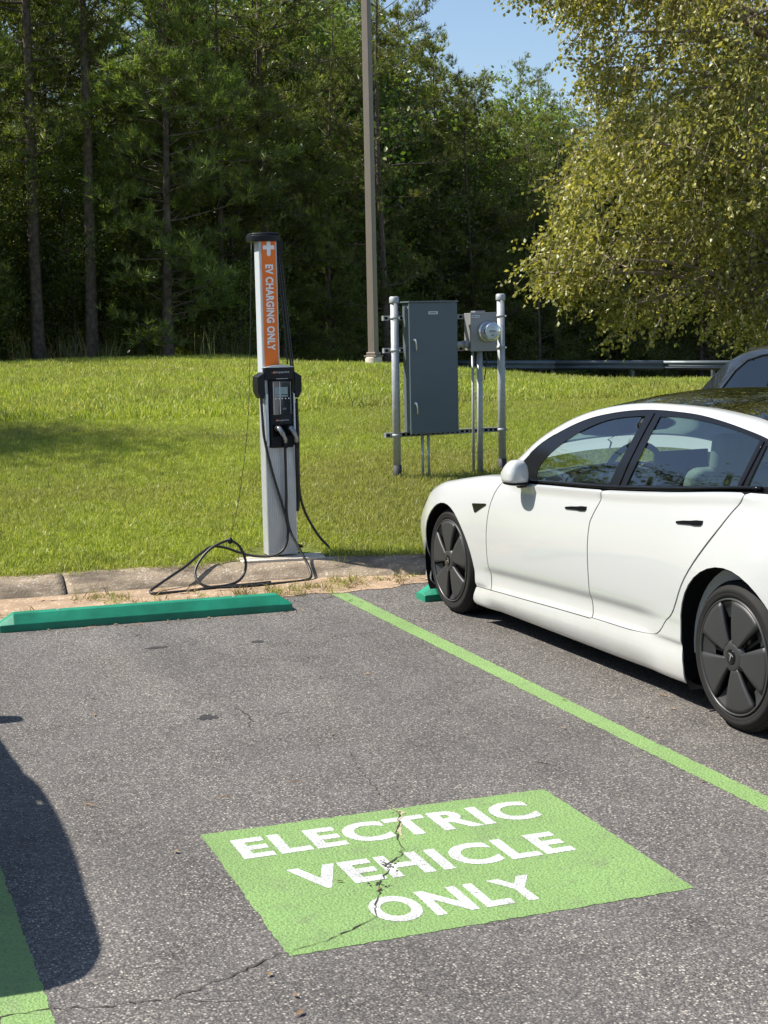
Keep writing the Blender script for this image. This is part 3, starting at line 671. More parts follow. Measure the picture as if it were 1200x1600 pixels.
def strut(z, x0, x1):
    y0, y1, h = .036, .075, .0205; V, Fc = box(x0, x1, y0+.004, y1, z-h, z+h); parts = [(V, Fc)]; slots = []
    parts += [box(x0, x1, y0, y0+.004, z+h-.008, z+h), box(x0, x1, y0, y0+.004, z-h, z-h+.008)]
    x = x0+.012
    while x < x1-.03: slots.append(box(x, x+.028, y0+.002, y0+.0035, z-h*.5, z+h*.5)); x += .048
    o = obj('strut', *join(parts), M['galv_dark'], fr); stuff(obj('slots', *join(slots), M['black_matte'], o))
    return o
for z, x0, x1 in ((1.801, -.085, 1.10), (1.526, -.085, 1.10), (.802, -.085, 1.09)):
    strut(z, x0, x1)
    for x in (0, 1.04):
        obj('clamp', *lathe([(.0345, -.012), (.039, -.011), (.039, .011), (.0345, .012)], 20), M['galv'], fr, True, loc=(x, 0, z))
        o = obj('bolt', *lathe([(0, -.058), (.009, -.058), (.009, -.03)], 8, 'y'), M['chrome'], fr, loc=(x+.022, .012, z))
cabt = rack('electrical_cabinet', 'tall dark grey steel cabinet with two latch handles fixed to the rack', 'cabinet')
bx('enclosure', .092, .528, -.104, .033, .822, 1.915, M['cab_grey'], cabt, .003)
door_ = bx('door', .080, .541, -.121, -.1045, .812, 1.925, M['cab_grey'], cabt, .003)
bx('rain_lip', .072, .549, -.134, .040, 1.926, 1.938, M['cab_grey'], cabt, .002)
for z in (1.604, 1.066):
    h = obj('handle', *tube(crom([(.127, -.130, z+.01), (.126, -.145, z), (.130, -.147, z-.035), (.135, -.141, z-.085)], 5), [.0085]*5+[.007]*5+[.006]*6, 10), M['chrome'], door_, True)
    obj('rosette', *lathe([(0, -.141), (.012, -.139), (.015, -.122)], 16, 'y'), M['chrome'], door_, True, loc=(.126, 0, z+.008))
pl_ = bx('name_plate', .262, .352, -.125, -.1215, 1.825, 1.851, M['white_plate'], cabt, .001)
for k in range(7): bx('print', .275+k*.0095, .281+k*.0095, -.1265, -.1252, 1.833, 1.843, M['plate_print'], pl_, 0)
for z in (1.88, .86):
    for y in (-.075, -.02): obj('screw', *[(lambda L: ([(.0905+v[2]*-1, y+v[0], z+v[1]) for v in L[0]], L[1]))(lathe([(0, .003), (.006, .002), (.007, -.002)], 8))][0], M['galv'], cabt)
for x in (.226, .284): obj('conduit', *tube([(x, -.04, .40), (x, -.04, .822)], .0125, 12), M['galv'], cabt, True)
mt = rack('meter_box', 'grey meter box with a round glass electricity meter beside the cabinet', 'electricity meter')
bx('enclosure', .690, .928, -.091, .033, 1.508, 1.830, M['meter_grey'], mt, .004)
bx('cover', .681, .936, -.103, -.0915, 1.500, 1.834, M['meter_grey'], mt, .003)
bx('hub_plate', .74, .84, -.08, -.0, 1.8345, 1.848, M['meter_grey'], mt)
lb = bx('label', .692, .770, -.106, -.1035, 1.790, 1.812, M['white_plate'], mt, .001)
for k in range(8):
    if k != 4: bx('print', .697+k*.0085, .7025+k*.0085, -.1074, -.1064, 1.796, 1.806, M['plate_print'], lb, 0)
mc = (.838, 1.668); MY = .079
obj('ring', *lathe([(.060, -.1825), (.088, -.184), (.090, -.192), (.084, -.204), (.076, -.206)], 40, 'y'), M['chrome'], mt, True, loc=(mc[0], MY, mc[1]))
obj('gasket', *lathe([(.0, -.190), (.074, -.190), (.078, -.196), (.074, -.212)], 40, 'y'), M['black_matte'], mt, True, loc=(mc[0], MY, mc[1]))
obj('body', *lathe([(.073, -.200), (.074, -.235), (.070, -.240), (.0735, -.250), (.072, -.285), (.066, -.290), (0, -.290)], 40, 'y'), M['alu_pale'], mt, True, loc=(mc[0], MY, mc[1]))
dial = obj('dial', *lathe([(.058, -.2915), (0, -.2915)], 32, 'y'), M['white_plate'], mt, True, loc=(mc[0], MY, mc[1]))
bx('readout', -.036, .036, -.2945, -.2925, -.003, .015, M['plate_print'], dial, 0)
for k in range(3): bx('print', -.015+k*.011, -.008+k*.011, -.294, -.2925, .030, .034, M['plate_print'], dial, 0)
bx('print', -.014, .006, -.294, -.2925, -.036, -.026, M['plate_print'], dial, 0)
obj('dome', *lathe([(.0775, -.206), (.0775, -.292), (.071, -.306), (.055, -.312), (0, -.314)], 40, 'y'), M['meter_glass'], mt, True, loc=(mc[0], MY, mc[1]))
tb('seal_wire', [(mc[0]+.045, -.21, mc[1]-.06), (mc[0]+.06, -.17, mc[1]-.085), (mc[0]+.075, -.13, mc[1]-.07)], .003, M['chrome'], mt, 6, 4)
obj('hub_nipple', *tube([(.529, -.04, 1.562), (.64, -.04, 1.562)], .026, 20), M['galv'], mt, True)
obj('lock_nut', *tube([(.642, -.04, 1.562), (.6895, -.04, 1.562)], .034, 14), M['galv_dark'], mt, True)
obj('conduit', *tube([(.795, -.035, .40), (.803, -.035, 1.50)], .026, 18), M['galv'], mt, True)
obj('conduit', *tube([(.728, -.035, .40), (.734, -.035, 1.50)], .0125, 12), M['galv'], mt, True)
tb('ground_wire', [(.86, -.035, 1.50), (.866, -.05, 1.43), (.845, -.07, 1.36), (.832, -.065, 1.25)], .005, M['rubber_cable'], mt, 6, 5)

# ------------------------------------------------------------------ light pole and guardrail
lz = float(lawn_z(10.22, 28.35))
lp = thing('light_pole', 'tall square bronze parking lot light pole on a round concrete base at the lawn crest', 'light pole', (10.22, 28.35, lz-.02), R(38))
V, Fc = [], []
H_ = 11.5
for z, h in ((.30, .078), (2.2, .0755), (6, .071), (H_, .062)): V += [(-h, -h, z), (h, -h, z), (h, h, z), (-h, h, z)]
for i in range(3):
    for k in range(4): Fc.append((i*4+k, i*4+(k+1) % 4, i*4+4+(k+1) % 4, i*4+4+k))
bev(obj('shaft', V, Fc, M['pole_brown'], lp), .012, 3)
obj('base', *lathe([(.16, -.4), (.165, .20), (.155, .225), (0, .225)], 24), M['pad'], lp, True)
bx('base_plate', -.14, .14, -.14, .14, .225, .255, M['pole_brown'], lp, .006)
bx('base_cover', -.105, .105, -.105, .105, .2555, .32, M['pole_brown'], lp, .012)
bx('hand_hole', -.0795, -.077, -.035, .035, .55, .80, M['pole_brown'], lp, .001)
for s in (-1, 1):
    bx('arm', min(.08*s, .65*s), max(.08*s, .65*s), -.03, .03, H_-.25, H_-.18, M['pole_brown'], lp)
    bx('lamp_head', min(.60*s, 1.15*s), max(.60*s, 1.15*s), -.18, .18, H_-.28, H_-.12, M['pole_brown'], lp, .02)
gr = thing('guardrail', 'dull grey corrugated steel guardrail running along the far edge of the lawn', 'guardrail', (0, 0, 0))
ga, gb = Vector((19.3, 46.58, .40)), Vector((40., 40.2, -.08))
gd = (gb-ga).normalized(); gn = Vector((-gd.y, gd.x, 0)).normalized()
prof = [(.0, .0), (-.05, .03), (-.08, .07), (-.08, .10), (-.02, .135), (-.02, .175), (-.08, .21), (-.08, .24), (-.05, .28), (0, .31)]
nseg = 6
for i in range(nseg):
    a, b = ga.lerp(gb, i/nseg), ga.lerp(gb, (i+1)/nseg); V, Fc = [], []
    for p in (a, b):
        for y, z in prof: V.append(p+gn*y+Vector((0, 0, z-.18)))
    for k in range(9): Fc.append((k, k+10, k+11, k+1))
    o = obj('rail', V, Fc, M['guard'], gr, True); o.modifiers.new('s', 'SOLIDIFY').thickness = .008
for i in range(8):
    p = ga.lerp(gb, (i+.3)/8)+gn*.16; o = bx('post', p.x-.05, p.x+.05, p.y-.05, p.y+.05, p.z-1.1, p.z+.12, M['guard'], gr, 0)
e = ga; V, Fc = [], []

# ------------------------------------------------------------------ cars
def hermite(xs, ys):
    xs = np.array(xs, float); ys = np.array(ys, float); d = np.gradient(ys, xs)
    # monotone-limited tangents
    s = np.diff(ys)/np.diff(xs)
    for i in range(1, len(xs)-1):
        if s[i-1]*s[i] <= 0: d[i] = 0
        else: d[i] = np.sign(d[i])*min(abs(d[i]), 3*abs(s[i-1]), 3*abs(s[i]))
    def f(x):
        x = np.clip(x, xs[0], xs[-1]); i = np.clip(np.searchsorted(xs, x)-1, 0, len(xs)-2); h = xs[i+1]-xs[i]; t = (x-xs[i])/h
        return ys[i]*(2*t**3-3*t*t+1)+d[i]*h*(t**3-2*t*t+t)+ys[i+1]*(3*t*t-2*t**3)+d[i+1]*h*(t**3-t*t)
    return f
A_ST = [-.87, -.84, -.78, -.65, -.43, -.2, 0, .2, .45, .7, .95, 1.3, 1.84, 2.4, 3.03, 3.3, 3.6, 3.82, 3.93]
zc_f = hermite(A_ST, [.40, .44, .50, .575, .700, .785, .820, .850, .882, .893, .885, .900, .928, .970, 1.026, 1.035, 1.03, 1.0, .93])
W_f = hermite(A_ST, [.50, .62, .74, .875, .960, .990, 1.0, 1.0, 1.0, 1.0, 1.0, 1.0, 1.0, 1.0, 1.0, .985, .93, .84, .70])
z3_f = hermite(A_ST, [.17, .17, .175, .18, .19, .20, .21, .218, .226, .236, .244, .256, .271, .280, .29, .30, .31, .33, .36])
zb_f = hermite(A_ST, [.16, .12, .105, .10, .10, .10, .10, .10, .10, .10, .10, .10, .10, .105, .12, .14, .17, .21, .30])
b10_f = hermite(A_ST, [.83, .84, .84, .85, .86, .87, .872, .872, .873, .880, .896, .897, .897, .897, .897, .895, .88, .87, .85])
b11_f = hermite(A_ST, [.74, .75, .75, .76, .775, .79, .795, .797, .80, .83, .872, .878, .878, .876, .870, .85, .80, .78, .76])
fl_f = lambda a:   .014*np.exp(-((a+.03)/.36)**4)+.024*np.exp(-((a-2.945)/.42)**4)
BK = [.80, .852, .888, .886, .876, .877, .900, .916, .922, .912]
def section(a):
    """key points (b, z) of the lower body at station a (arrays)"""
    a = np.asarray(a, float); W, zc, z3, zb, fl = W_f(a), zc_f(a), z3_f(a), zb_f(a), fl_f(a)
    z4, z5, z6 = z3+.028, z3+.093, z3+.147
    k9 = .72; f10 = np.interp(a, [.3, .95], [.955, .90])
    Z = [zb, zb+.012, zb+(z3-zb)*.55, z3, z4, z5, z6, z6+(zc-z6)*.26, z6+(zc-z6)*.48, z6+(zc-z6)*k9, z6+(zc-z6)*f10, zc, zc-.004, zc+.020, zc+.035]
    near = np.exp(-((a-2.52)/.26)**4)+np.exp(-((a-.36)/.16)**4)
    flw = [.1, .2, .6, .8, .9, 1, 1, 1, .8, .35, .1, 0, 0, 0, 0]
    Bv = [W*b+fl*f for b, f in zip(BK, flw)]+[b10_f(a)*np.minimum(1, W+.02), b11_f(a)*np.minimum(1, W+.03), .60*W, .30*W, 0*W]
    for k, q in ((1, .020), (3, -.006), (4, .012), (5, .014)): Bv[k] = Bv[k]+q*near
    return Bv, Z
def lower(a, s):
    """s in 0..1.4 -> (b, z) catmull-rom through the key points"""
    a = np.asarray(a, float); s = np.asarray(s, float); Bv, Z = section(a); Bv, Z = np.stack(Bv), np.stack(Z)
    u = np.clip(s*10, 0, 13.9999); i = u.astype(int); t = u-i; idx = np.arange(len(u)) if u.ndim else 0
    def g(Q):
        p0 = Q[np.maximum(i-1, 0), idx]; p1 = Q[i, idx]; p2 = Q[i+1, idx]; p3 = Q[np.minimum(i+2, 14), idx]
        return .5*(2*p1+(p2-p0)*t+(2*p0-5*p1+4*p2-p3)*t*t+(3*p1-p0-3*p2+p3)*t**3)
    return g(Bv), g(Z)
def s_of(a, z):
    ss_ = np.linspace(0, 1.1, 221); b, zz = lower(np.full(221, a), ss_); return float(np.interp(z, np.maximum.accumulate(zz), ss_))
def az(pts): return [(a, s_of(a, z)) for a, z in pts]
def dense(P, step=.03, closed=True):
    out = []; n = len(P)
    for i in range(n if closed else n-1):
        a, b = P[i], P[(i+1) % n]; k = max(1, int(math.hypot(b[0]-a[0], b[1]-a[1])/step))
        out += [(a[0]+(b[0]-a[0])*q/k, a[1]+(b[1]-a[1])*q/k) for q in range(k)]
    if not closed: out.append(P[-1])
    return out
def smooth2(P, n=6): return [(p.x, p.y) for p in crom([(x, y, 0) for x, y in P], n)]
def inside(P, X, Y):
    r_ = np.zeros(len(X), bool); n = len(P)
    for i in range(n):
        x1, y1 = P[i]; x2, y2 = P[(i+1) % n]
        if y1 == y2: continue
        c = (y1 > Y) != (y2 > Y); r_ ^= c & (X < (x2-x1)*(Y-y1)/(y2-y1)+x1)
    return r_
def cut(poly, holes=(), dx=.045, dy=.03):
    """triangulate polygon with holes in 2D with interior points"""
    poly = dense(poly); holes = [dense(h) for h in holes]; P = list(poly); E = [(i, (i+1) % len(poly)) for i in range(len(poly))]
    for h in holes: n0 = len(P); P += h; E += [(n0+i, n0+(i+1) % len(h)) for i in range(len(h))]
    xs = [p[0] for p in poly]; ys = [p[1] for p in poly]
    gx, gy = np.meshgrid(np.arange(min(xs)+dx/2, max(xs), dx), np.arange(min(ys)+dy/2, max(ys), dy)); gx, gy = gx.ravel(), gy.ravel()
    ok = inside(poly, gx, gy)
    for h in holes: ok &= ~inside(h, gx, gy)
    B_ = np.array(P)
    gx, gy = gx[ok], gy[ok]
    if len(gx):
        far = np.array([np.min(np.hypot(B_[:, 0]-x, B_[:, 1]-y)) > .012 for x, y in zip(gx, gy)]); P += list(zip(gx[far], gy[far]))
    r_ = delaunay_2d_cdt([Vector(p) for p in P], E, [], 0, 1e-6)
    Vv = np.array([v[:] for v in r_[0]]); T = [f for f in r_[2]]
    C_ = np.array([Vv[list(f)].mean(0) for f in T]); ok = inside(poly, C_[:, 0], C_[:, 1])
    for h in holes: ok &= ~inside(h, C_[:, 0], C_[:, 1])
    return Vv, [f for f, k in zip(T, ok) if k]
def shrink(P, d):
    n = len(P); A = sum(P[i][0]*P[(i+1) % n][1]-P[(i+1) % n][0]*P[i][1] for i in range(n)); sg_ = 1 if A > 0 else -1; out = []
    for i in range(n):
        a, b, c = P[i-1], P[i], P[(i+1) % n]; e1 = Vector((b[0]-a[0], b[1]-a[1])); e2 = Vector((c[0]-b[0], c[1]-b[1]))
        if e1.length < 1e-6 or e2.length < 1e-6: out.append(b); continue
        e1.normalize(); e2.normalize(); nn = Vector((-(e1.y+e2.y), e1.x+e2.x)); 
        if nn.length < 1e-4: out.append(b); continue
        nn.normalize(); k = d/max(.5, abs(nn.x*-e1.y+nn.y*e1.x)); out.append((b[0]+nn.x*k*sg_, b[1]+nn.y*k*sg_))
    return out
def bup(z): return np.interp(z, [.80, .85, .93, 1.05, 1.2, 1.32, 1.40], [.878, .875, .845, .790, .705, .630, .570])
def loc_(a, b, z, side): return (a, -b*side, z)
def car_panel(name, T2, mapf, m, parent, side, thick=.006, smooth=True):
    Vv, T = T2; P = mapf(Vv[:, 0], Vv[:, 1]); V = [loc_(a, b, z, side) for a, b, z in zip(*P)]
    o = obj(name, V, T, m, parent, smooth)
    # outward normals
    me = o.data; c = np.array([p.normal[1]*p.area for p in me.polygons]).sum(); cz = np.array([p.normal[2]*p.area for p in me.polygons]).sum()
    flip = (c*side > 0) if abs(c) > abs(cz)*.25 or True else cz < 0
    if name in ('hood', 'trunk_lid'): flip = cz < 0
    if flip: me.flip_normals()
    if thick: md = o.modifiers.new('thick', 'SOLIDIFY'); md.thickness = thick; md.offset = -1; es = o.modifiers.new('split', 'EDGE_SPLIT'); es.split_angle = R(38)
    return o
def map_low(a, s, off=0.):
    b, z = lower(a, s); return a, b-off, z
def map_up(a, z, off=0.): return a, bup(z)-off, z

def wheel(parent, a, b, side, Rw=.322, ang=0.):
    """wheel: outer face at lateral b; children tyre, cover"""
    wl = bpy.data.objects.new('wheel', None); COL.objects.link(wl); wl.parent = parent; wl.location = loc_(a, b, Rw, side); wl.rotation_euler = (0, ang, math.pi if side < 0 else 0)
    # local: y negative outward
    rr = .249
    prof = [(rr-.012, .03), (rr, .004), (rr+.004, -.004), (rr+.020, -.010), (rr+.026, -.008), (rr+.029, -.011), (rr+.043, -.006), (rr+.048, .0), (rr+.052, .004), (Rw-.004, .022), (Rw-.001, .035)]
    y = .045
    for k in range(4): prof += [(Rw, y), (Rw, y+.028), (Rw-.007, y+.030), (Rw-.007, y+.036)]; y += .038
    prof += [(Rw-.004, .198), (rr+.04, .215), (rr, .20)]
    V, Fc = lathe(prof, 72, 'y'); o = obj('tyre', V, Fc, M['tyre'], wl, True)
    # shoulder tread blocks
    V, Fc = [], []
    for k in range(72):
        a0, a1 = 2*math.pi*k/72, 2*math.pi*(k+.62)/72; n0 = len(V)
        for aa in (a0, a1):
            for r_, yy in ((Rw-.010, .012), (Rw+.0015, .030), (Rw+.0015, .052), (Rw-.010, .052)): V.append((r_*math.cos(aa), yy, r_*math.sin(aa)))
        Fc += [(n0, n0+1, n0+5, n0+4), (n0+1, n0+2, n0+6, n0+5), (n0, n0+3, n0+2, n0+1), (n0+4, n0+5, n0+6, n0+7)]
    stuff(obj('tread_blocks', V, Fc, M['tyre'], wl))
    rim = obj('rim', *lathe([(rr+.003, -.002), (rr+.001, -.010), (rr-.004, -.011), (rr-.007, -.004), (rr-.012, .035), (.20, .055), (.0, .065)], 72, 'y'), M['cap_dark'], wl, True)
    obj('rim_lip', *lathe([(rr+.0005, -.0105), (rr-.003, -.0135), (rr-.006, -.0115), (rr-.008, -.004)], 72, 'y'), M['cap_lip'], wl, True)
    for k in range(5):
        c = 2*math.pi*(k+.25)/5
        # flat blade: straight edges, narrow at the hub, broad at the rim
        V, Fc = [], []; ns = 10; ro = rr-.009
        for j in range(ns+1):
            t = j/ns
            for q in range(9):
                u = q/8*2-1; ri = .052; ai, ao = c+u*R(22), c-R(3)+u*R(25.5)
                x = ri*math.cos(ai)*(1-t)+ro*math.cos(ao)*t; z = ri*math.sin(ai)*(1-t)+ro*math.sin(ao)*t
                V.append((x, -.010-.004*math.sin(math.pi*t)-.004*(1-t), z))
        for j in range(ns):
            for q in range(8): i0 = j*9+q; Fc.append((i0, i0+9, i0+10, i0+1))
        o = obj('blade', V, Fc, M['cap'], wl, True)
        if sum(p.normal.y for p in o.data.polygons) > 0: o.data.flip_normals()
        md = o.modifiers.new('t', 'SOLIDIFY'); md.thickness = .022; md.offset = -1
        # scooped floor between blades, closing outer part of the opening
        V, Fc = [], []; c2 = c+math.pi/5
        for j in range(6):
            t = j/5; r_ = .172+(rr-.012-.172)*t
            for q in range(7): aa = c2+R(13)*(q/6-.5)*1.6; V.append((r_*math.cos(aa), .020-.022*t**1.5, r_*math.sin(aa)))
        for j in range(5):
            for q in range(6): i0 = j*7+q; Fc.append((i0, i0+7, i0+8, i0+1))
        o = obj('scoop', V, Fc, M['cap'], wl, True)
        if sum(p.normal.y for p in o.data.polygons) > 0: o.data.flip_normals()
        o = obj('spoke', *tube([(.04*math.cos(c2), .022, .04*math.sin(c2)), (.2*math.cos(c2), .03, .2*math.sin(c2))], [.016, .010], 8), M['cap_dark'], wl, True)
    obj('hub', *lathe([(.075, .004), (.066, -.012), (.050, -.018), (.034, -.019)], 40, 'y'), M['cap'], wl, True)
    cc = obj('centre_cap', *lathe([(.034, -.0165), (.031, -.0205), (0, -.0215)], 32, 'y'), M['gloss_black'], wl, True)
    P = [(-.017, .014), (-.008, .016), (0, .0165), (.008, .016), (.017, .014), (.015, .009), (.0065, .0108), (.0045, .0098), (.0008, -.019), (-.0008, -.019), (-.0045, .0098), (-.0065, .0108), (-.015, .009)]
    fixn(obj('emblem', *prism(P, 'y', -.0232, -.0212), M['chrome'], wl))
    return wl

def arch(cx, cz, r_, a0=-25, a1=205, n=26): return [(cx+r_*math.cos(R(a0+(a1-a0)*k/n)), cz+r_*math.sin(R(a0+(a1-a0)*k/n))) for k in range(n+1)]
def white_car():
    car = thing('electric_car', 'white electric sedan with black glass roof and grey covered wheels in the next bay', 'car')
    car.location = (3.496+.9*.9998, 8.420+.9*.0209, 0); car.rotation_euler = (0, 0, math.atan2(-.9998, .0209))
    FA = arch(-.030, .300, .372); RA = arch(2.945, .305, .392)
    zd = [(.692, .862), (.640, .80), (.605, .72), (.575, .62), (.550, .50), (.540, .40), (.538, .30), (.540, z3_f(.54)+.003)]      # front shut line
    md_ = [(1.848, .925), (1.830, .875), (1.775, .80), (1.748, .745), (1.736, .60), (1.722, .45), (1.705, .375), (1.712, .31), (1.717, .274)]
    rd = [(3.027, 1.020), (3.010, .992), (2.945, .932), (2.862, .845), (2.712, .690), (2.57, .53), (2.45, .40), (2.36, .325), (2.26, .292), (2.12, .282), (1.98, .2775), (1.717, .274)]
    top = lambda a0, a1, n=20: [(a0+(a1-a0)*k/n, 1.1) for k in range(n+1)]
    sill = lambda a0, a1, n=20: [(a0+(a1-a0)*k/n, .3) for k in range(n+1)]
    sm = lambda P: smooth2(az(P), 4)
    zdS, mdS, rdS = sm(zd), sm(md_), sm(rd)
    fa = az([p for p in FA if p[1] > .13]); fa_front = fa[::-1]   # from rear-bottom to front-bottom reversed
    ra = az([p for p in RA if p[1] > .14])
    # fa runs from a>0 (rear of arch) over the top to a<0 (front)
    i_s = next(i for i, p in enumerate(fa) if p[1] >= .30)
    HOOD_S = 1.16
    fender = [(-.868, .0), (-.6, 0), (fa[-1][0], 0)]+fa[i_s:][::-1]+[(fa[i_s][0]+.002, .30)]+[(x, .3) for x in np.linspace(fa[i_s][0]+.02, .53, 6)]+zdS[::-1]+[(.74, 1.1), (.80, 1.13), (.80, HOOD_S)]+[(x, HOOD_S) for x in np.linspace(.75, -.60, 24)]+[(-.62, HOOD_S+.02), (-.66, 1.40), (-.868, 1.40)]
    hoodp = [(.80, HOOD_S), (.74, 1.22), (.60, 1.30), (.50, 1.40), (-.66, 1.40), (-.62, HOOD_S+.02), (-.60, HOOD_S)]+[(x, HOOD_S) for x in np.linspace(-.55, .75, 20)]
    fdoor = zdS+[(x, .30) for x in np.linspace(.56, 1.70, 20)]+mdS[::-1]+[(x, 1.1) for x in np.linspace(1.80, .76, 16)]
    rdoor = mdS+rdS[::-1][1:]+[(x, 1.1) for x in np.linspace(2.98, 1.90, 16)]
    i_r = next(i for i, p in enumerate(ra) if p[1] >= .0)
    quarter = [(fa[0][0], fa[0][1])]+[p for p in fa[:i_s] if p[1] < .30]+[(fa[i_s][0], .30)]+[(x, .3) for x in np.linspace(fa[i_s][0]+.03, 1.69, 20)]+rdS[::-1]+[(3.04, 1.1)]+[(x, 1.1) for x in np.linspace(3.1, 3.56, 8)]+[(3.60, 1.14), (3.60, 1.4), (3.925, 1.4), (3.925, 0), (ra[0][0]+.02, 0)]+ra+[(ra[-1][0]-.01, 0)]+[(x, 0) for x in np.linspace(ra[-1][0]-.05, fa[0][0]+.02, 20)]
    G = .0045
    # black inner shell that shows in the gaps
    bodyb = [(-.82, .02), (fa[-1][0]-.03, .02)]+[(x, y) for x, y in az([p for p in arch(-.03, .30, .40) if p[1] > .13])][::-1]+[(.40, .02), (ra[-1][0]-.04, .02)]+az([p for p in arch(2.945, .305, .42) if p[1] > .14])[::-1]+[(3.86, .02), (3.86, 1.09), (-.82, 1.09)]
    TF, TH, TD, TR_, TQ = [cut(shrink(p, G)) for p in (fender, hoodp, fdoor, rdoor, quarter)]
    TB = cut(bodyb)
    # ---- greenhouse outlines in (a, z)
    railA = [(.735, .905), (.785, .950), (.845, .998), (.954, 1.094), (1.143, 1.182), (1.323, 1.241), (1.515, 1.277), (1.712, 1.300), (1.91, 1.311), (2.111, 1.311), (2.307, 1.305), (2.506, 1.287), (2.699, 1.263), (2.89, 1.234), (3.12, 1.185), (3.35, 1.125), (3.55, 1.062)]
    railB = [(.52, .903), (.60, .950), (.683, .999), (.828, 1.110), (.995, 1.198), (1.176, 1.259), (1.37, 1.298), (1.569, 1.323), (1.769, 1.335), (1.969, 1.338), (2.165, 1.337), (2.358, 1.331), (2.549, 1.317), (2.734, 1.298), (3.0, 1.250), (3.28, 1.180), (3.58, 1.085)]
    sA, sB = smooth2(railA, 5), smooth2(railB, 5)
    fg = smooth2([(1.075, .906), (1.050, .930), (1.043, .985), (1.131, 1.074), (1.25, 1.148), (1.366, 1.198), (1.507, 1.240), (1.661, 1.264), (1.80, 1.276)], 4)+[(1.85, 1.278), (1.842, 1.20), (1.806, .952)]
    rg = [(1.962, .958), (1.980, 1.10), (1.976, 1.281)]+smooth2([(2.05, 1.284), (2.136, 1.286), (2.328, 1.281), (2.523, 1.266), (2.716, 1.243), (2.842, 1.222)], 4)+[(2.838, 1.12), (2.833, 1.030)]
    qg = [(2.905, 1.036), (2.905, 1.205), (3.05, 1.172), (3.2, 1.135), (3.36, 1.085), (3.30, 1.062)]
    belt = [(a, float(zc_f(a))-.004) for a in np.linspace(3.5, .76, 40)]
    trim = sA+belt
    TT = cut(trim, [fg, rg, qg], .05, .04)
    TG = [cut(g, (), .06, .05) for g in (fg, rg, qg)]
    for side in (1, -1):
        car_panel('fender', TF, map_low, M['car_white'], car, side)
        dF = car_panel('door', TD, map_low, M['car_white'], car, side)
        dR = car_panel('door', TR_, map_low, M['car_white'], car, side)
        car_panel('quarter_panel', TQ, map_low, M['car_white'], car, side)
        car_panel('hood', TH, map_low, M['car_white'], car, side)
        car_panel('inner_shell', TB, lambda a, s: map_low(a, s, .012), M['black_matte'], car, side, 0)
        tr_ = car_panel('window_trim', TT, map_up, M['gloss_black'], car, side, .004)
        for g in TG: car_panel('window', g, lambda a, z: map_up(a, z, .006), M['glass'], car, side, 0)
        # belt moulding
        P = [Vector(loc_(a, float(bup(zc_f(a)))+.006, float(zc_f(a))+.012, side)) for a in np.linspace(.86, 3.02, 40)]
        obj('belt_moulding', *tube(P, .0095, 8), M['gloss_black'], car, True)
        # weather strip on top of the doors' window opening and B-pillar seam
        P = [Vector(loc_(1.905+.012*t, float(bup(.95+.345*t))+.0025, .95+.345*t, side)) for t in np.linspace(0, 1, 8)]
        obj('pillar_seam', *tube(P, .0028, 6), M['black_matte'], car, True)
        P = [Vector(loc_(2.868+.01*t, float(bup(1.03+.19*t))+.003, 1.03+.19*t, side)) for t in np.linspace(0, 1, 8)]
        obj('pillar_seam', *tube(P, .0040, 6), M['gloss_black'], car, True)
        # painted roof rail between side trim and roof glass
        V, Fc = [], []; n = len(sA); NQ = 7
        for (a, z), (a2, z2) in zip(sA, sB):
            b1 = float(bup(z)); b2 = float(bup(z2))-.072; 
            for q in range(NQ):
                t = q/(NQ-1); bu = .016*math.sin(math.pi*t); V.append(loc_(a+(a2-a)*t, b1+(b2-b1)*t+bu*.7+.004, z+(z2-z)*t+bu*.8, side))
        for i in range(n-1):
            for q in range(NQ-1): k = i*NQ+q; Fc.append((k, k+1, k+NQ+1, k+NQ))
        o = obj('roof_rail', V, Fc, M['car_white'], car, True)
        if sum(p.normal.z for p in o.data.polygons) < 0: o.data.flip_normals()
        # door handles
        for a0, a1, z0, z1, d in ((1.489, 1.705, .806, .822, dF), (2.538, 2.750, .851, .869, dR)):
            V, Fc = [], []
            sh = [(0, .004), (.25, .008), (.55, .009), (.75, .012), (1, .011), (1, -.003), (.93, -.011), (.70, -.012), (.55, -.0085), (.2, -.0075), (0, -.006)]
            for off in (-.012, .006):
                for t, dz in sh:
                    a, z = a0+(a1-a0)*t, z0+(z1-z0)*t+dz; b, _ = lower(np.array([a]), np.array([s_of(a, z)])); V.append(loc_(a, float(b[0])+off, z, side))
            k = len(sh); Fc = [tuple(range(k)), tuple(range(2*k-1, k-1, -1))]+[(i, i+k, (i+1) % k+k, (i+1) % k) for i in range(k)]
            bev(fixn(obj('handle', V, Fc, M['gloss_black'] if side > 0 else M['gloss_black'], d)), .0012)
        # side repeater
        V = []
        for off in (-.01, .004):
            for a, z in ((.372, .712), (.380, .716), (.545, .731), (.558, .728), (.556, .722), (.425, .668), (.412, .666)): b, _ = lower(np.array([a]), np.array([s_of(a, z)])); V.append(loc_(a, float(b[0])+off, z, side))
        k = 7; Fc = [tuple(range(k)), tuple(range(2*k-1, k-1, -1))]+[(i, i+k, (i+1) % k+k, (i+1) % k) for i in range(k)]
        bev(fixn(obj('side_camera', V, Fc, M['gloss_black'], car)), .002)
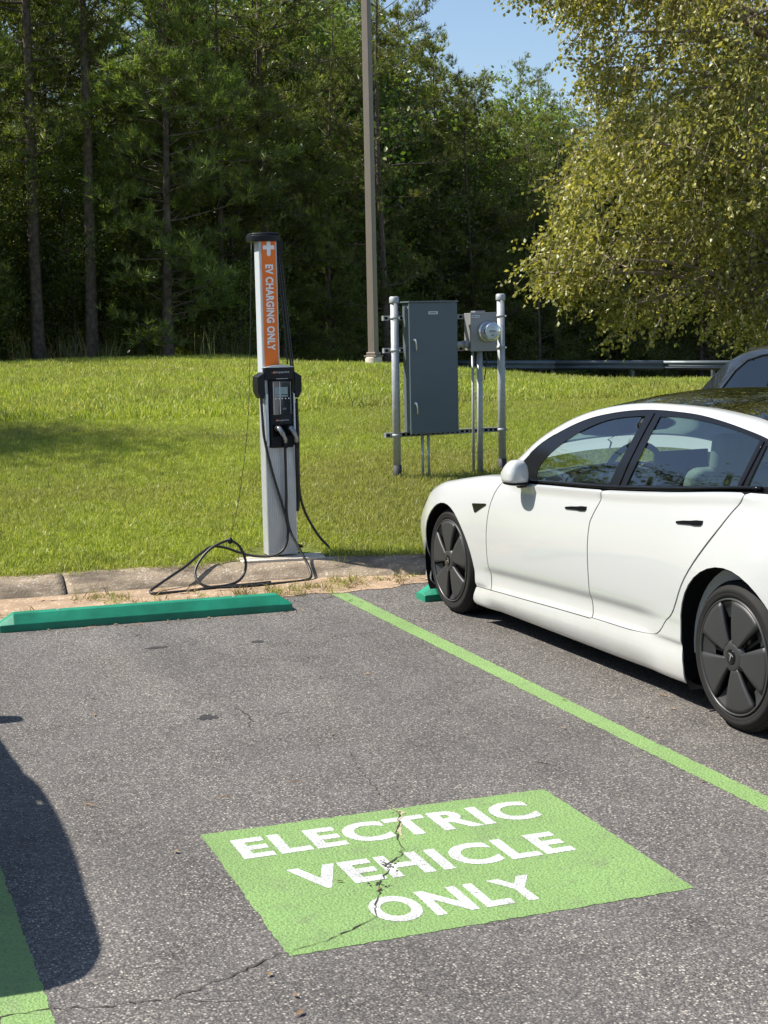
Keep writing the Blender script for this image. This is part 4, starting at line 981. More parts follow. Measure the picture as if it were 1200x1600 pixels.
        # folded mirror
        def sup(cx, cy, cz, rx, ry, rz, e=.75, nu=20, nv=14, zmin=-1., sq=0.):
            V, Fc = [], []; pw = lambda c: math.copysign(abs(c)**e, c)
            for i in range(nv+1):
                ph = -math.pi/2+math.pi*i/nv
                for j in range(nu):
                    th = 2*math.pi*j/nu; x = pw(math.cos(ph))*pw(math.cos(th)); y = pw(math.cos(ph))*pw(math.sin(th)); z = max(zmin, pw(math.sin(ph)))
                    x = x*(1-.38*max(0, z)) + .36*max(0, z); y *= 1-.25*max(0, z); V.append(loc_(cx+rx*x, cy+ry*y, cz+rz*z, side))
            for i in range(nv):
                for j in range(nu): Fc.append((i*nu+j, i*nu+(j+1) % nu, (i+1)*nu+(j+1) % nu, (i+1)*nu+j))
            return V, Fc
        mr = bpy.data.objects.new('side_mirror', None); COL.objects.link(mr); mr.parent = car
        fixn(obj('housing', *sup(1.018, .962, .945, .082, .062, .074, .62, zmin=-.62), M['car_white'], mr, True))
        fixn(obj('foot', *sup(1.018, .956, .893, .082, .062, .014, .8), M['gloss_black'], mr, True))
        fixn(obj('stalk', *tube(crom([loc_(1.0, .84, .89, side), loc_(1.02, .90, .886, side), loc_(1.04, .95, .888, side)], 4), .022, 10), M['gloss_black'], mr, True))
        # wheels + liners
        for cx, cz, rr_, aw in ((-.030, .300, .385, -.045), (2.945, .305, .405, 2.968)):
            wheel(car, aw, .874+(.022 if cx > 1 else 0), side, ang=.35 if cx > 1 else 1.15)
            V, Fc = [], []; ar = arch(cx, cz, rr_, -35, 215, 30)
            for b in (.885, .58):
                for a, z in ar: V.append(loc_(a, b, max(z, .10), side))
            n = len(ar); Fc = [(i, i+1, i+n+1, i+n) for i in range(n-1)]+[tuple(range(n, 2*n))]
            obj('arch_liner', V, Fc, M['black_matte'], car, True)
            # lip closing from the panel edge inwards
            V, Fc = [], []; ar = [p for p in (FA if cx < 1 else RA)]
            for a, z in ar:
                zz = max(z, float(zb_f(a))+.004); b, _ = lower(np.array([a]), np.array([s_of(a, zz)])); V += [loc_(a, float(b[0])-.004, zz, side), loc_(a, .80, zz, side)]
            Fc = [(2*i, 2*i+1, 2*i+3, 2*i+2) for i in range(len(ar)-1)]
            obj('arch_lip', V, Fc, M['black_matte'], car, True)
        # head and tail lamps
        V, Fc = [], []
        for off in (0.004,):
            L = [(-.78, 1.02), (-.60, 1.06), (-.42, 1.02), (-.44, .97), (-.62, .95), (-.78, .92)]
            T2 = cut(L, (), .05, .02); car_panel('headlight', T2, lambda a, s: map_low(a, s, -.004), M['headlamp'], car, side, 0)
            T2 = cut([(3.55, 1.0), (3.90, 1.0), (3.90, .88), (3.62, .90)], (), .05, .03); car_panel('tail_light', T2, lambda a, s: map_low(a, s, -.004), M['lamp_red'], car, side, 0)
    # roof surface split into windscreen, roof glass, rear glass
    n = len(sB); ts = np.array(sB); NW = 15
    def strip(name, i0, i1, m, lift=0.):
        V, Fc = [], []
        for i in range(i0, i1+1):
            a, z = ts[i]; d = ts[min(i+1, n-1)]-ts[max(i-1, 0)]; d = d/np.hypot(*d); nx, nz = -d[1], d[0]
            b2 = float(bup(z))-.066; bow = .062 if a > 1.2 else .062+.05*min(1, (1.2-a)/.6)
            for q in range(NW): wv = -1+2*q/(NW-1); h = bow*(1-abs(wv)**2.2)+lift; V.append((a+nx*h, wv*b2, z+nz*h))
        for i in range(i1-i0):
            for q in range(NW-1): k = i*NW+q; Fc.append((k, k+1, k+NW+1, k+NW))
        o = obj(name, V, Fc, m, car, True)
        if sum(p.normal.z for p in o.data.polygons) < 0: o.data.flip_normals()
        return o
    ib, ic = 34, 64
    strip('windscreen', 0, ib, M['glass']); strip('roof_glass', ib, ic, M['roof_glass']); strip('rear_window', ic, n-1, M['privacy'])
    strip('roof_seam', ib-1, ib, M['gloss_black'], .002); strip('roof_seam', ic, ic+1, M['gloss_black'], .002)
    strip('cowl', 0, 2, M['black_matte'], .003)
    # deck, floor and front closing
    V, Fc = [], []
    bx('floor_pan', -.40, 3.4, -.60, .60, .13, .20, M['black_matte'], car, 0)
    bx('floor_pan', .45, 2.45, -.84, .84, .13, .22, M['black_matte'], car, 0)
    bx('firewall', .40, .60, -.80, .80, .22, .80, M['black_matte'], car, 0)
    bx('nose_plate', -.862, -.80, -.42, .42, .14, .42, M['black_matte'], car, .02)
    # interior
    intr = bpy.data.objects.new('interior', None); COL.objects.link(intr); intr.parent = car
    bev(obj('dashboard', *box(.66, 1.10, -.78, .78, .60, .885), M['dash'], intr), .05, 4)
    bev(obj('dash_strip', *box(1.09, 1.125, -.76, .76, .76, .82), M['trim_pale'], intr), .01)
    for y in (-.40, .40):
        bev(obj('seat', *box(1.45, 1.98, y-.25, y+.25, .30, .56), M['seat'], intr), .06, 4)
        V, Fc = box(0, .13, -.235, .235, 0, .60); V = [(x+1.93+z*.36, q+y, z*.95+.48) for x, q, z in V]; bev(obj('seat_back', V, Fc, M['seat'], intr), .055, 5)
        V, Fc = box(0, .09, -.14, .14, 0, .19); V = [(x+2.19+z*.2, q+y, z+1.02) for x, q, z in V]; bev(obj('headrest', V, Fc, M['seat'], intr), .04, 5)
    bev(obj('rear_bench', *box(2.35, 2.85, -.62, .62, .30, .58), M['seat'], intr), .06, 4)
    V, Fc = box(0, .15, -.64, .64, 0, .55); V = [(x+2.80+z*.42, q, z+.52) for x, q, z in V]; bev(obj('bench_back', V, Fc, M['seat'], intr), .05, 4)
    for y in (-.36, 0, .36):
        V, Fc = box(0, .09, -.12, .12, 0, .13); V = [(x+3.02, q+y, z+1.02) for x, q, z in V]; bev(obj('headrest', V, Fc, M['seat'], intr), .035, 4)
    for s in (-1, 1):
        o = bev(obj('door_card', *box(.75, 3.0, min(s*.80, s*.83), max(s*.80, s*.83), .25, .87), M['trim_pale'], intr), .01)
    P = [(1.30+.05*math.sin(2*math.pi*k/28), -.40+.17*math.cos(2*math.pi*k/28), .93+.165*math.sin(2*math.pi*k/28)) for k in range(29)]
    obj('steering_wheel', *tube(P, .016, 10, False), M['dash'], intr, True)
    obj('steering_column', *tube([(1.05, -.40, .80), (1.29, -.40, .925)], [.03, .055], 12), M['dash'], intr, True)
    bx('screen', 1.12, 1.14, -.17, .17, .86, 1.03, M['screen'], intr)
    bev(obj('rear_shelf', *box(3.05, 3.6, -.66, .66, .98, 1.0), M['dash'], intr), .005)
    V, Fc = [], []
    return car
wc_ = white_car()

def suv(label, loc, rz, group=None, flipfront=False):
    """charcoal wagon-bodied SUV, local x rearward from the front hub"""
    car = thing('parked_suv', label, 'car', loc, rz, group)
    st = [-.86, -.80, -.6, -.2, .3, .75, .95, 1.3, 1.7, 2.3, 2.9, 3.2, 3.45, 3.60, 3.68]
    W = hermite(st, [.70, .80, .90, .95, .955, .955, .955, .955, .955, .955, .95, .945, .93, .90, .84])
    zt = hermite(st, [.62, .72, .88, .98, 1.03, 1.06, 1.05, 1.05, 1.06, 1.07, 1.09, 1.10, 1.10, 1.08, 1.0])   # belt
    zr = hermite([.30, .42, .60, .85, 1.2, 1.7, 2.4, 2.9, 3.15, 3.30, 3.42, 3.55, 3.66], [1.05, 1.17, 1.31, 1.46, 1.56, 1.60, 1.60, 1.57, 1.53, 1.48, 1.37, 1.22, 1.05])
    AS = np.concatenate([np.linspace(-.86, .38, 24), np.linspace(.42, 3.66, 66)]); V, Fc = [], []
    def sec(a):
        w_, b = float(W(a)), float(zt(a)); P = [(w_*.85, .20), (w_*.97, .24), (w_, .38), (w_*1.0, .62), (w_*.99, .82), (w_*.965, b-.02)]
        if a < .4: P += [(w_*.88, b+.005), (w_*.6, b+.03), (w_*.3, b+.045), (0, b+.05)]
        else:
            r_ = float(zr(a)); k = max(0, r_-b); hw = w_*.955-.32*k/.55*.75
            P += [(w_*.955, b+.0), (hw+.035, b+k*.86), (hw-.06, r_-.01), (0, r_+.025)]
        return P
    for a in AS: P = sec(a); V += [(a, -b, z) for b, z in P]+[(a, b, z) for b, z in P[::-1][1:]]
    n = 19
    for i in range(len(AS)-1):
        for k in range(n-1): q = i*n+k; Fc.append((q, q+1, q+n+1, q+n))
    Fc += [tuple(range(n)), tuple(range((len(AS)-1)*n+n-1, (len(AS)-1)*n-1, -1))]
    body = fixn(obj('body', V, Fc, M['car_dark'], car, True))
    ft = lambda z, b, r_, w_=.955: None
    def sideb(a, z):
        P = sec(a)[:9]; return float(np.interp(z, [p[1] for p in P[:8]], [p[0] for p in P[:8]]))
    for side in (1, -1):
        wins = [[(.78, 1.075), (.84, 1.18), (1.02, 1.36), (1.30, 1.475), (1.78, 1.50), (1.80, 1.08)], [(1.86, 1.085), (1.85, 1.505), (2.2, 1.51), (2.62, 1.50), (2.66, 1.095)], [(2.72, 1.10), (2.70, 1.495), (2.90, 1.475), (3.05, 1.44), (3.16, 1.36), (3.24, 1.25), (3.33, 1.13), (3.20, 1.115)]]
        for wv in wins:
            Vv, T = cut(smooth2(wv+[wv[0]], 1)[:-1], (), .08, .06)
            o = obj('window', [(a, -side*(sideb(a, z)+.006), z) for a, z in Vv], T, M['privacy'], car, True)
            o.data.flip_normals() if (sum(p.normal.y for p in o.data.polygons)*side > 0) else None
            rim = [Vector((a, -side*(sideb(a, z)+.006), z)) for a, z in dense(wv+[wv[0]], .08)]
            obj('window_seal', *tube(rim, .009, 6), M['gloss_black'], car, True)
        for cx in (0.0, 2.86):
            ar = arch(cx, .36, .43, -15, 195, 24)
            V, Fc = prism(ar, 'y', -side*.80, -side*.975); fixn(obj('arch_liner', V, Fc, M['black_matte'], car))
            wheel(car, cx, .985, side, .36)
        tb('roof_rail', [(1.35, -side*.66, 1.565), (1.6, -side*.66, 1.625), (2.2, -side*.655, 1.645), (2.8, -side*.64, 1.62), (3.02, -side*.63, 1.565)], .014, M['car_dark'], car, 8, 6)
        V, Fc = box(.58, .70, min(-side*.95, -side*1.09), max(-side*.95, -side*1.09), 1.02, 1.17); bev(obj('side_mirror', V, Fc, M['car_dark'], car), .035, 4)
        bx('headlight', -.80, -.5, min(-side*.60, -side*.86), max(-side*.60, -side*.86), .70, .80, M['headlamp'], car, .02)
        bx('tail_light', 3.50, 3.66, min(-side*.66, -side*.86), max(-side*.66, -side*.86), .88, 1.02, M['lamp_red'], car, .02)
        for a in (1.5, 2.4): bx('door_handle', a, a+.2, min(-side*.94, -side*.975), max(-side*.94, -side*.975), .92, .945, M['car_dark'], car, .008)
    # windscreen, tailgate glass, spoiler, bumper, fin
    def topglass(name, a0, a1, inset):
        V, Fc = [], []; As = np.linspace(a0, a1, 10)
        for a in As:
            P = sec(a); hw = P[8 if False else 8][0] if len(P) > 9 else P[-2][0]; z = float(zr(a)); hw = P[-2][0]-inset
            for q in range(9): wv = -1+2*q/8; V.append((a+(-.012 if a < 2 else .012), wv*hw, z-.01+.035*(1-wv*wv)+.012))
        for i in range(9):
            for q in range(8): k = i*9+q; Fc.append((k, k+1, k+10, k+9))
        o = obj(name, V, Fc, M['privacy'], car, True)
        if sum(p.normal.z for p in o.data.polygons) < 0: o.data.flip_normals()
    topglass('windscreen', .50, 1.12, .05); topglass('tailgate_glass', 3.36, 3.56, .04)
    V, Fc = box(3.12, 3.40, -.56, .56, 1.50, 1.535); V = [(x, y*(1.0 if x < 3.2 else .97), z-(x-3.12)*.12+.012) for x, y, z in V]; bev(obj('spoiler', V, Fc, M['car_dark'], car), .012, 3)
    bev(obj('rear_bumper', *box(3.45, 3.74, -.86, .86, .30, .62), M['black_plastic'], car), .06, 4)
    bev(obj('front_bumper', *box(-.92, -.70, -.78, .78, .25, .58), M['black_plastic'], car), .06, 4)
    V, Fc = prism([(2.80, 1.60), (2.93, 1.66), (3.0, 1.665), (3.03, 1.59)], 'y', -.02, .02); bev(fixn(obj('antenna_fin', V, Fc, M['car_dark'], car)), .01, 3)
    bx('underbody', -.6, 3.5, -.80, .80, .19, .30, M['black_matte'], car, 0)
    return car
# backed into the bay beyond the white car
suv('charcoal SUV with dark tinted windows parked beyond the white car', (7.05, 6.40, 0), R(90.3), 'charcoal SUVs')
# same kind of car left of the picture whose shadow falls into the empty bay
s2 = suv('charcoal SUV in the bay left of the picture, only its shadow in view', (-1.14, 8.02, 0), R(-90.0), 'charcoal SUVs')

# ------------------------------------------------------------------ trees
def merge_tubes(segs, n=6):
    """segs: list of (P list, r list) -> V,T numpy triangles"""
    Vs, Ts = [], []; o = 0
    for P, r_ in segs:
        V, Fc = tube(P, r_, n, False); Vs += V
        for q in Fc: Ts += [(q[0]+o, q[1]+o, q[2]+o), (q[0]+o, q[2]+o, q[3]+o)]
        o = len(Vs)
    return np.array([v[:] for v in Vs]), np.array(Ts)
def tufts(P, D, n, L, wd, g, spreadk=.75):
    """needle bundles: P (k,3) bases, D (k,3) directions"""
    k = len(P); P_ = np.repeat(P, n, 0); D_ = np.repeat(D, n, 0); r_ = g.normal(size=(k*n, 3)); r_ /= np.linalg.norm(r_, axis=1)[:, None]
    d = D_+r_*spreadk; d /= np.linalg.norm(d, axis=1)[:, None]; s = np.cross(d, g.normal(size=(k*n, 3))); s /= np.linalg.norm(s, axis=1)[:, None]
    LL = L*g.uniform(.65, 1.15, (k*n, 1)); b = P_-D_*g.uniform(0, .06, (k*n, 1)); V = np.stack([b-s*wd/2, b+s*wd/2, b+d*LL], 1).reshape(-1, 3)
    return V, np.arange(k*n*3).reshape(-1, 3)
def leaves(P, D, L, wd, g, flat=.5):
    """one folded leaf (2 triangles) at each P pointing along D"""
    k = len(P); d = D/np.linalg.norm(D, axis=1)[:, None]; r_ = g.normal(size=(k, 3)); r_[:, 2] += flat*2; s = np.cross(d, r_); s /= np.linalg.norm(s, axis=1)[:, None]; nn = np.cross(s, d)
    q = g.uniform(.65, 1.2, (k, 1)); L_ = L*q; W_ = wd*q
    V = np.stack([P, P+d*L_*.5+s*W_*.5+nn*W_*.15, P+d*L_, P+d*L_*.5-s*W_*.5+nn*W_*.15], 1).reshape(-1, 3); i = np.arange(k)*4
    return V, np.concatenate([np.stack([i, i+1, i+2], 1), np.stack([i, i+2, i+3], 1)])
def make_pine(seed, H=17., r0=.17, low=.25, Lmax=3.2, ntuft=3400, dens=1., needle=10):
    g = np.random.default_rng(seed); rd_ = random.Random(seed); segs = []
    lean = g.normal(0, .012, 2); tr_ = [Vector((lean[0]*z+.10*math.sin(z*.35+seed), lean[1]*z+.08*math.cos(z*.3+seed), z)) for z in np.linspace(-.4, H, 22)]
    segs.append((tr_, [r0*(1-max(0, z)/H*.93)+.03*math.exp(-max(z, 0)*2) for z in np.linspace(-.4, H, 22)]))
    P, D = [], []; z = H*low
    while z < H*.985:
        u = (z/H-low)/(1-low); L = Lmax*(.55+.7*u if u < .45 else .865*(1-((u-.45)/.60)**1.6)+.12)*rd_.uniform(.55, 1.2)
        if rd_.random() < dens:
            az_ = rd_.uniform(0, 6.283); el = rd_.uniform(-.05, .30)+.75*max(0, u-.4); i = min(20, int((z+.4)/(H+.4)*21)); b0 = tr_[i].copy(); b0.z = z
            pts = [b0]; d = Vector((math.cos(az_)*math.cos(el), math.sin(az_)*math.cos(el), math.sin(el))); ns = 6
            for k in range(ns): d = (d+Vector((rd_.gauss(0, .10), rd_.gauss(0, .10), rd_.gauss(.035, .07)))).normalized(); pts.append(pts[-1]+d*L/ns)
            rb = max(.012, r0*.30*(1-u*.7)*(L/Lmax)); segs.append((pts, [rb*(1-.85*k/ns) for k in range(ns+1)]))
            nt = int(4+L*3.0)
            for q in range(nt):
                t = rd_.uniform(.32, 1.0)**.75; k = min(ns-1, int(t*ns)); p = pts[k].lerp(pts[k+1], t*ns-k); sd = Vector((rd_.gauss(0, 1), rd_.gauss(0, 1), rd_.gauss(.25, .35))).normalized()
                sl_ = rd_.uniform(.25, .85)*(1.15-.5*t)*min(1., L/1.6); tip = p+(sd*.8+d*.5).normalized()*sl_
                segs.append(([p, tip], [rb*.28, .006])) if sl_ > .3 else None
                m_ = max(3, int(sl_*14))
                for j in range(m_):
                    f = .35+.65*j/(m_-1); pp = p.lerp(tip, f)+Vector((rd_.gauss(0, .05), rd_.gauss(0, .05), rd_.gauss(0, .04))); dr = ((tip-p).normalized()*.8+Vector((rd_.gauss(0, .5), rd_.gauss(0, .5), .5))).normalized(); P.append(pp[:]); D.append(dr[:])
        z += rd_.uniform(.08, .27)*(H/17)
    for _ in range(8): segs.append(([tr_[3+_ % 6]+Vector((0, 0, rd_.uniform(-.4, .4))), tr_[3+_ % 6]+Vector((rd_.gauss(0, .5), rd_.gauss(0, .5), rd_.uniform(-.1, .3)))], [.012, .003]))
    P, D = np.array(P), np.array(D)
    if len(P) > ntuft: s_ = g.permutation(len(P))[:ntuft]; P, D = P[s_], D[s_]
    V, T = tufts(P, D, needle, .165, .0165, g); tone = np.clip(np.repeat(g.uniform(0, 1, len(P)), needle)*.7+g.uniform(0, .3, len(T)), 0, 1)
    crown = fastmesh('crown', V, T, M['needles'], tone); Vt, Tt = merge_tubes(segs, 5); trunk = fastmesh('trunk', Vt, Tt, M['pine_bark']); trunk.shade_smooth()
    return trunk, crown
def make_broad(seed, H=7., rad=2.4, nleaf=15000, leaf=.085, wd=.06, mleaf='broad', base=.12, mbark='pine_bark', r0=.09):
    g = np.random.default_rng(seed); rd_ = random.Random(seed); segs = []; P, D = [], []
    tr_ = [Vector((.15*math.sin(z+seed), .12*math.cos(z*.8+seed)-.12, z)) for z in np.linspace(-.3, H*.9, 10)]; segs.append((tr_, [r0*(1-.09*i) for i in range(10)]))
    nb = 34; per = nleaf//(nb*9)
    for i in range(nb):
        u = (i+rd_.random())/nb; z = H*(base+(.9-base)*u); az_ = i*2.4+rd_.uniform(-.5, .5); L = rad*(.45+.75*math.sin(math.pi*min(1, (u*.9+.12))))*rd_.uniform(.7, 1.15)
        el = rd_.uniform(.0, .5)+u*.6; d = Vector((math.cos(az_)*math.cos(el), math.sin(az_)*math.cos(el), math.sin(el))); k = min(8, int(z/(H*.9)*9)); pts = [Vector((tr_[k].x, tr_[k].y, z))]
        for q in range(5): d = (d+Vector((rd_.gauss(0, .16), rd_.gauss(0, .16), rd_.gauss(0, .12)))).normalized(); pts.append(pts[-1]+d*L/5)
        rb = r0*.4*(1-u*.6); segs.append((pts, [rb*(1-.17*q) for q in range(6)]))
        for q in range(9):
            t = rd_.uniform(.3, 1); k = min(4, int(t*5)); p = pts[k].lerp(pts[k+1], t*5-k); c = p+Vector((rd_.gauss(0, .28), rd_.gauss(0, .28), rd_.gauss(0, .2)))*(rad/2.4); segs.append(([p, c], [rb*.3, .004]))
            o_ = g.normal(0, 1, (per, 3))*np.array([.30, .30, .17])*(rad/2.4)*rd_.uniform(.6, 1.25); P.append(np.array(c)+o_); dd_ = o_*1.5+g.normal(0, .35, (per, 3)); dd_[:, 2] -= .18; D.append(dd_)
    P, D = np.concatenate(P), np.concatenate(D); V, T = leaves(P, D, leaf, wd, g, .7)
    cl = np.repeat(g.uniform(0, 1, len(P)//max(per, 1)+1), per)[:len(P)]; t1 = np.clip(cl*.5+g.uniform(0, .5, len(P)), 0, 1); tone = np.concatenate([t1, t1])
    crown = fastmesh('crown', V, T, M[mleaf], tone); Vt, Tt = merge_tubes(segs, 5); trunk = fastmesh('trunk', Vt, Tt, M[mbark]); trunk.shade_smooth(); return trunk, crown
PINE = [make_pine(s, H, r0, lo, Lm, 12500, dn) for s, H, r0, lo, Lm, dn in ((1, 17., .16, .12, 3.1, 1.), (2, 18.5, .19, .26, 3.4, .95), (3, 15.5, .14, .07, 2.8, 1.), (4, 18., .17, .40, 3.3, .85))]
YOUNG = [make_pine(s, H, .09, .04, Lm, 9500, 1., 10) for s, H, Lm in ((11, 8.5, 2.2), (12, 7., 1.9))]
BROAD = [make_broad(s, H, r_, 22000) for s, H, r_ in ((21, 7.5, 2.5), (22, 6., 2.1), (23, 9.5, 2.8))]
SHRUB = [make_broad(s, 2.6, 1.5, 7500, .075, .055, base=.04, r0=.04) for s in (31, 32)]
def bearing(x, y):
    d = Vector((x, y, 0)); px = 600+F_PX*(d.dot(_r2))/max(.1, d.dot(_f)) if d.dot(_f) > 1 else -999
    for lim, ph in ((-2500, 'far to the left, well outside the picture'), (-330, 'far outside the picture to the left'), (0, 'just outside the left edge of the picture'), (70, 'at the left edge of the photo'), (150, 'above the shaded patch of lawn at left'), (235, 'a little right of the two bare trunks'), (330, 'left of the charging post'), (400, 'close left of the charging post top'), (470, 'directly behind the charging post'), (560, 'between charging post and light pole'), (610, 'right behind the light pole'), (665, 'just right of the light pole'), (720, 'above the electrical cabinet'), (780, 'above the meter box'), (840, 'behind the birch twig tips'), (900, 'below the gap of sky'), (1000, 'behind the left half of the birch'), (1100, 'behind the middle of the birch'), (1200, 'behind the birch above the dark SUV'), (1500, 'just outside the right edge of the picture')):
        if px < lim: return ph
    return 'far outside the picture to the right'
def plant(kind, name, proto, x, y, sc_, rz, label, cat, group, dz=0., tilt=0.):
    if '%s' in label: label = label % bearing(x, y)
    t = thing(name, label, cat, (x, y, float(lawn_z(x, y))+dz-.05), rz, group); t.scale = (sc_, sc_, sc_*random.uniform(.95, 1.05)); t.rotation_euler = (tilt*random.gauss(0, 1), tilt*random.gauss(0, 1), rz)
    link('trunk', proto[0], t); link('crown', proto[1], t); return t
rd_ = random.Random(5)
def height_cap(x, y):
    """how tall the wood stands seen along this bearing (m): tall at the left, lower where the sky shows"""
    az_ = math.degrees(math.atan2(x, y)); return np.interp(az_, [-60, 19, 20.3, 21.3, 22.3, 23.7, 24.8, 26.4, 28, 30, 34, 60], [14.5, 14.5, 13.4, 12.0, 11.2, 10.9, 10.9, 10.1, 9.7, 10.2, 11.5, 14])*math.hypot(x, y)/50.
gP = 'tall pines of the wood behind the lawn'; gY = 'young pines at the edge of the wood'; gB = 'leafy trees among the pines'; gS = 'shrubs along the edge of the wood'
# front pines whose trunks are seen
for x, y, k, s_, lab in [(5.35, 39.6, 1, 1.0, 'pine with the tall dark bare trunk at the far left of the wood'), (6.6, 39.2, 3, .95, 'slender pine with a forked bare trunk and low side limb right of the dark trunk'), (11.9, 41.5, 1, .92, 'pine with bare limbs standing behind the charging post'), (16.0, 43.5, 0, .9, 'bushy pine just left of the bronze light pole'), (3.6, 41., 0, 1.0, 'dense pine filling the top left corner of the photo')]:
    plant('p', 'pine_tree', PINE[k], x, y, s_, rd_.uniform(0, 6.28), lab, 'tree', gP)
rows = [(1.2, 3.8), (4.8, 3.9), (8.8, 4.2), (13.5, 4.4), (19., 5.0)]
ROWN = ['front row of the wood', 'second row', 'third row', 'fourth row', 'rearmost row']
for ri, (dy, dx) in enumerate(rows):
    x = -26.+rd_.uniform(0, 2)
    while x < 56:
        X, Y = x+rd_.uniform(-.8, .8), float(edge_y(x))+dy+rd_.uniform(-1., 1.2); cap = height_cap(X, Y); k = rd_.randrange(4) if X < 15 else rd_.choice([0, 2, 2]); Hk = (17, 18.5, 15.5, 18)[k]; s_ = cap/Hk*rd_.uniform(.86, 1.03)
        if s_ < .72: plant('y', 'young_pine', YOUNG[k % 2], X, Y, cap/(8.5, 7.)[k % 2]*rd_.uniform(.9, 1.05), rd_.uniform(0, 6.28), 'mid-height pine, '+ROWN[ri]+', %s', 'tree', 'mid-height pines of the wood')
        else: plant('p', 'pine_tree', PINE[k], X, Y, min(s_, 1.15), rd_.uniform(0, 6.28), 'tall pine, '+ROWN[ri]+', %s', 'tree', gP)
        x += dx*rd_.uniform(.75, 1.3)*(.55 if X > 15 else 1)
x = -24.
while x < 50:
    X, Y = x, float(edge_y(x))+rd_.uniform(.9, 2.6); k = rd_.randrange(5)
    if k < 3: plant('b', 'leafy_tree', BROAD[k], X, Y, rd_.uniform(.75, 1.05), rd_.uniform(0, 6.28), 'leafy tree at the wood edge, %s', 'tree', gB)
    else: plant('y', 'young_pine', YOUNG[k-3], X, Y, rd_.uniform(.75, 1.05), rd_.uniform(0, 6.28), 'young soft pine at the wood edge, %s', 'tree', gY)
    x += rd_.uniform(1.5, 2.6)
x = 13.
while x < 44:
    X, Y = x, float(edge_y(x))+rd_.uniform(2.5, 9); k = rd_.randrange(3); cp_ = height_cap(X, Y)*rd_.uniform(.72, .93)
    plant('b', 'leafy_tree', BROAD[k], X, Y, cp_/(7.5, 6., 9.5)[k], rd_.uniform(0, 6.28), 'tall rounded leafy tree, %s', 'tree', gB); x += rd_.uniform(1.2, 2.2)
x = -24.
while x < 50:
    X, Y = x, float(edge_y(x))+rd_.uniform(3.5, 7); plant('b', 'leafy_tree', BROAD[rd_.randrange(3)], X, Y, rd_.uniform(.9, 1.25), rd_.uniform(0, 6.28), 'leafy tree set back under the pines, %s', 'tree', gB); x += rd_.uniform(2., 3.4)
x = -20.
while x < 46:
    X, Y = x, float(edge_y(x))+rd_.uniform(.5, 4.); plant('s', 'shrub', SHRUB[rd_.randrange(2)], X, Y, rd_.uniform(.6, 1.15), rd_.uniform(0, 6.28), 'low shrub at the foot of the wood, %s', 'shrub', gS, -.1); x += rd_.uniform(1.3, 2.4)
# the far depth of the wood reads as one mass
fw = clump_collection('wood_clumps', [BROAD[0][1], BROAD[2][1], PINE[2][1], YOUNG[0][1], SHRUB[0][1], BROAD[1][1]])
V, Fc = grid(np.arange(-34, 74, 2.), np.linspace(0, 1, 8), lambda x, y: x*0)
V[:, 1] = edge_y(V[:, 0])+9+V[:, 1]*26; V[:, 2] = lawn_z(V[:, 0], V[:, 1])-.2
az__ = np.degrees(np.arctan2(V[:, 0], V[:, 1]))
scatter('far_wood', V, Fc, V[:, 0]*0+.30, fw, .55, .95, 12, .03)
# trees left of the picture; their shade reaches the lawn
OAK = make_broad(41, 12.5, 4.0, 42000, .11, .075, base=.22, r0=.2)
plant('b', 'leafy_tree', OAK, -7.4, 19.7, 1., 1.1, 'large leafy tree on the lawn left of the picture, shading the lawn', 'tree', 'trees left of the picture')
plant('b', 'leafy_tree', OAK, -12.5, 14.8, 1.15, 3.9, 'largest leafy tree beside the kerb far left of the picture', 'tree', 'trees left of the picture')
plant('p', 'pine_tree', PINE[2], -9.8, 24.5, .95, .5, 'lone pine on the lawn left of the picture', 'tree', 'trees left of the picture')

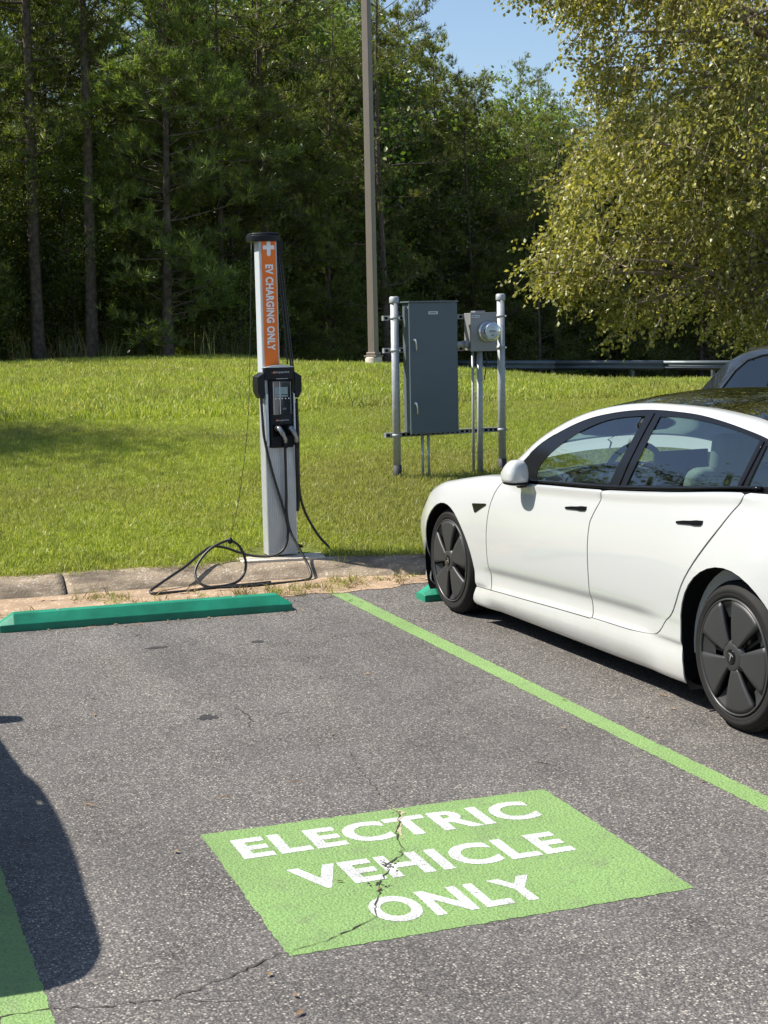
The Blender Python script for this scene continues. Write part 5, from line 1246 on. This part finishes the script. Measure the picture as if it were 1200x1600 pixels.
# birch in the right foreground: drooping twigs of yellowish leaves
def birch():
    g = np.random.default_rng(77); rd2 = random.Random(77); bx_, by_ = 10.15, 13.9; z0 = float(lawn_z(bx_, by_)); t = thing('birch_tree', 'birch with drooping twigs of yellow-green leaves overhanging from the right', 'tree', (bx_, by_, z0-.05))
    blobs = [  # centre (world), radii, weight
        ((8.70, 13.9, 3.95), (1.35, 1.5, .95), 1.0), ((8.0, 13.9, 3.15), (.95, 1.2, .75), .75), ((8.9, 13.7, 2.85), (1.2, 1.3, .80), 1.0), ((9.6, 13.6, 3.6), (1.2, 1.5, 1.4), 1.2),
        ((7.55, 13.9, 2.45), (.80, .8, .42), .42), ((7.15, 13.95, 2.30), (.45, .5, .20), .16), ((7.9, 13.8, 2.05), (.60, .7, .38), .28), ((9.35, 13.5, 2.0), (.85, 1., .55), .50), ((10.0, 13.5, 2.0), (.7, 1.1, .6), .4),
        ((8.6, 14.1, 5.05), (1.3, 1.3, .55), .75), ((7.75, 14.2, 5.15), (.75, .7, .28), .34), ((7.05, 14.2, 5.18), (.42, .4, .12), .10), ((7.75, 14.1, 4.45), (.42, .6, .32), .16), ((9.9, 14.2, 5.4), (1.7, 1.7, 1.0), 1.3), ((11.4, 13.8, 4.2), (1.6, 1.8, 1.9), 1.5), ((10.6, 14., 6.9), (1.7, 1.7, 1.1), .9), ((12.2, 14., 2.9), (1.1, 1.5, .9), .6)]
    W_ = np.array([b[2] for b in blobs]); ntw = 12500; cnt = (W_/W_.sum()*ntw).astype(int); tw = []
    for (c, r_, _), k in zip(blobs, cnt):
        q = g.normal(size=(k, 3)); q /= np.linalg.norm(q, axis=1)[:, None]; q *= g.uniform(0, 1, (k, 1))**.38; tw.append(np.array(c)+q*np.array(r_))
    tw = np.concatenate(tw)-np.array([bx_, by_, z0-.05]); P, D, segs = [], [], []
    cl_ = np.array([mnoise(Vector(p)*1.9) for p in tw]); tw = tw[cl_ > -.13]
    out = tw.copy(); out[:, 2] = 0; out /= np.linalg.norm(out, axis=1)[:, None]+1e-6
    for i, p in enumerate(tw):
        d = out[i]*g.uniform(.2, .9)+np.array([0, 0, -g.uniform(.2, 1.0)])+g.normal(0, .35, 3); d /= np.linalg.norm(d); L = g.uniform(.16, .42); nl = int(7+L*14)
        f = np.linspace(0, 1, nl)[:, None]; cur = p+d*f*L+np.array([0, 0, -.35])*(f*L)**2; P.append(cur+g.normal(0, .012, (nl, 3))); dd_ = np.repeat(d[None], nl, 0)*.5+g.normal(0, .65, (nl, 3)); dd_[:, 2] -= .45; D.append(dd_)
        if i % 3 == 0: segs.append(([Vector(p), Vector(cur[nl//2]), Vector(cur[-1])], [.0045, .003, .0015]))
    P, D = np.concatenate(P), np.concatenate(D); V, T = leaves(P, D, .053, .038, g, .3); k = len(P); t1 = g.uniform(0, 1, k)**1.1; tone = np.concatenate([t1, t1])
    link('crown', fastmesh('crown', V, T, M['birch_leaf'], tone), t)
    # stems and limbs
    stems = []
    for dx, dy, top in ((0, 0, (.5, .2, 8.2)), (.15, .1, (-.9, .3, 7.0)), (-.1, .15, (1.6, -.1, 7.2))):
        pts = crom([(dx, dy, -.1), (dx+top[0]*.12, dy+top[1]*.2, 1.6), (dx+top[0]*.45, dy+top[1]*.5, 4.), (top[0], top[1], top[2])], 6); stems.append(pts); segs.append((pts, [.125*(1-.9*i/(len(pts)-1)) for i in range(len(pts))]))
    for (c, r_, wt) in blobs:
        for q in range(3):
            tg_ = Vector(c)-Vector((bx_, by_, z0-.05))+Vector((rd2.uniform(-.6, .6)*r_[0], rd2.uniform(-.6, .6)*r_[1], rd2.uniform(-.5, .5)*r_[2])); st_ = stems[rd2.randrange(2) if tg_.x < 0 else rd2.choice([0, 2])]
            hz = max(.9, min(7.4, tg_.z-abs(tg_.x)*.28)); b0 = min(st_, key=lambda v: abs(v.z-hz)); mid = b0.lerp(tg_, .5)+Vector((0, 0, .30))
            pts = crom([b0, mid, tg_], 6); segs.append((pts, [.042*(1-.85*i/(len(pts)-1)) for i in range(len(pts))]))
            for j in range(7):
                a = pts[rd2.randrange(4, len(pts))]; e_ = a+Vector((rd2.gauss(0, .3), rd2.gauss(0, .3), rd2.gauss(-.1, .2))); segs.append(([a, (a+e_)/2+Vector((0, 0, .05)), e_], [.010, .007, .003]))
    Vt, Tt = merge_tubes(segs, 5); me = fastmesh('trunk', Vt, Tt, M['birch_bark']); me.shade_smooth(); link('trunk', me, t)
birch()
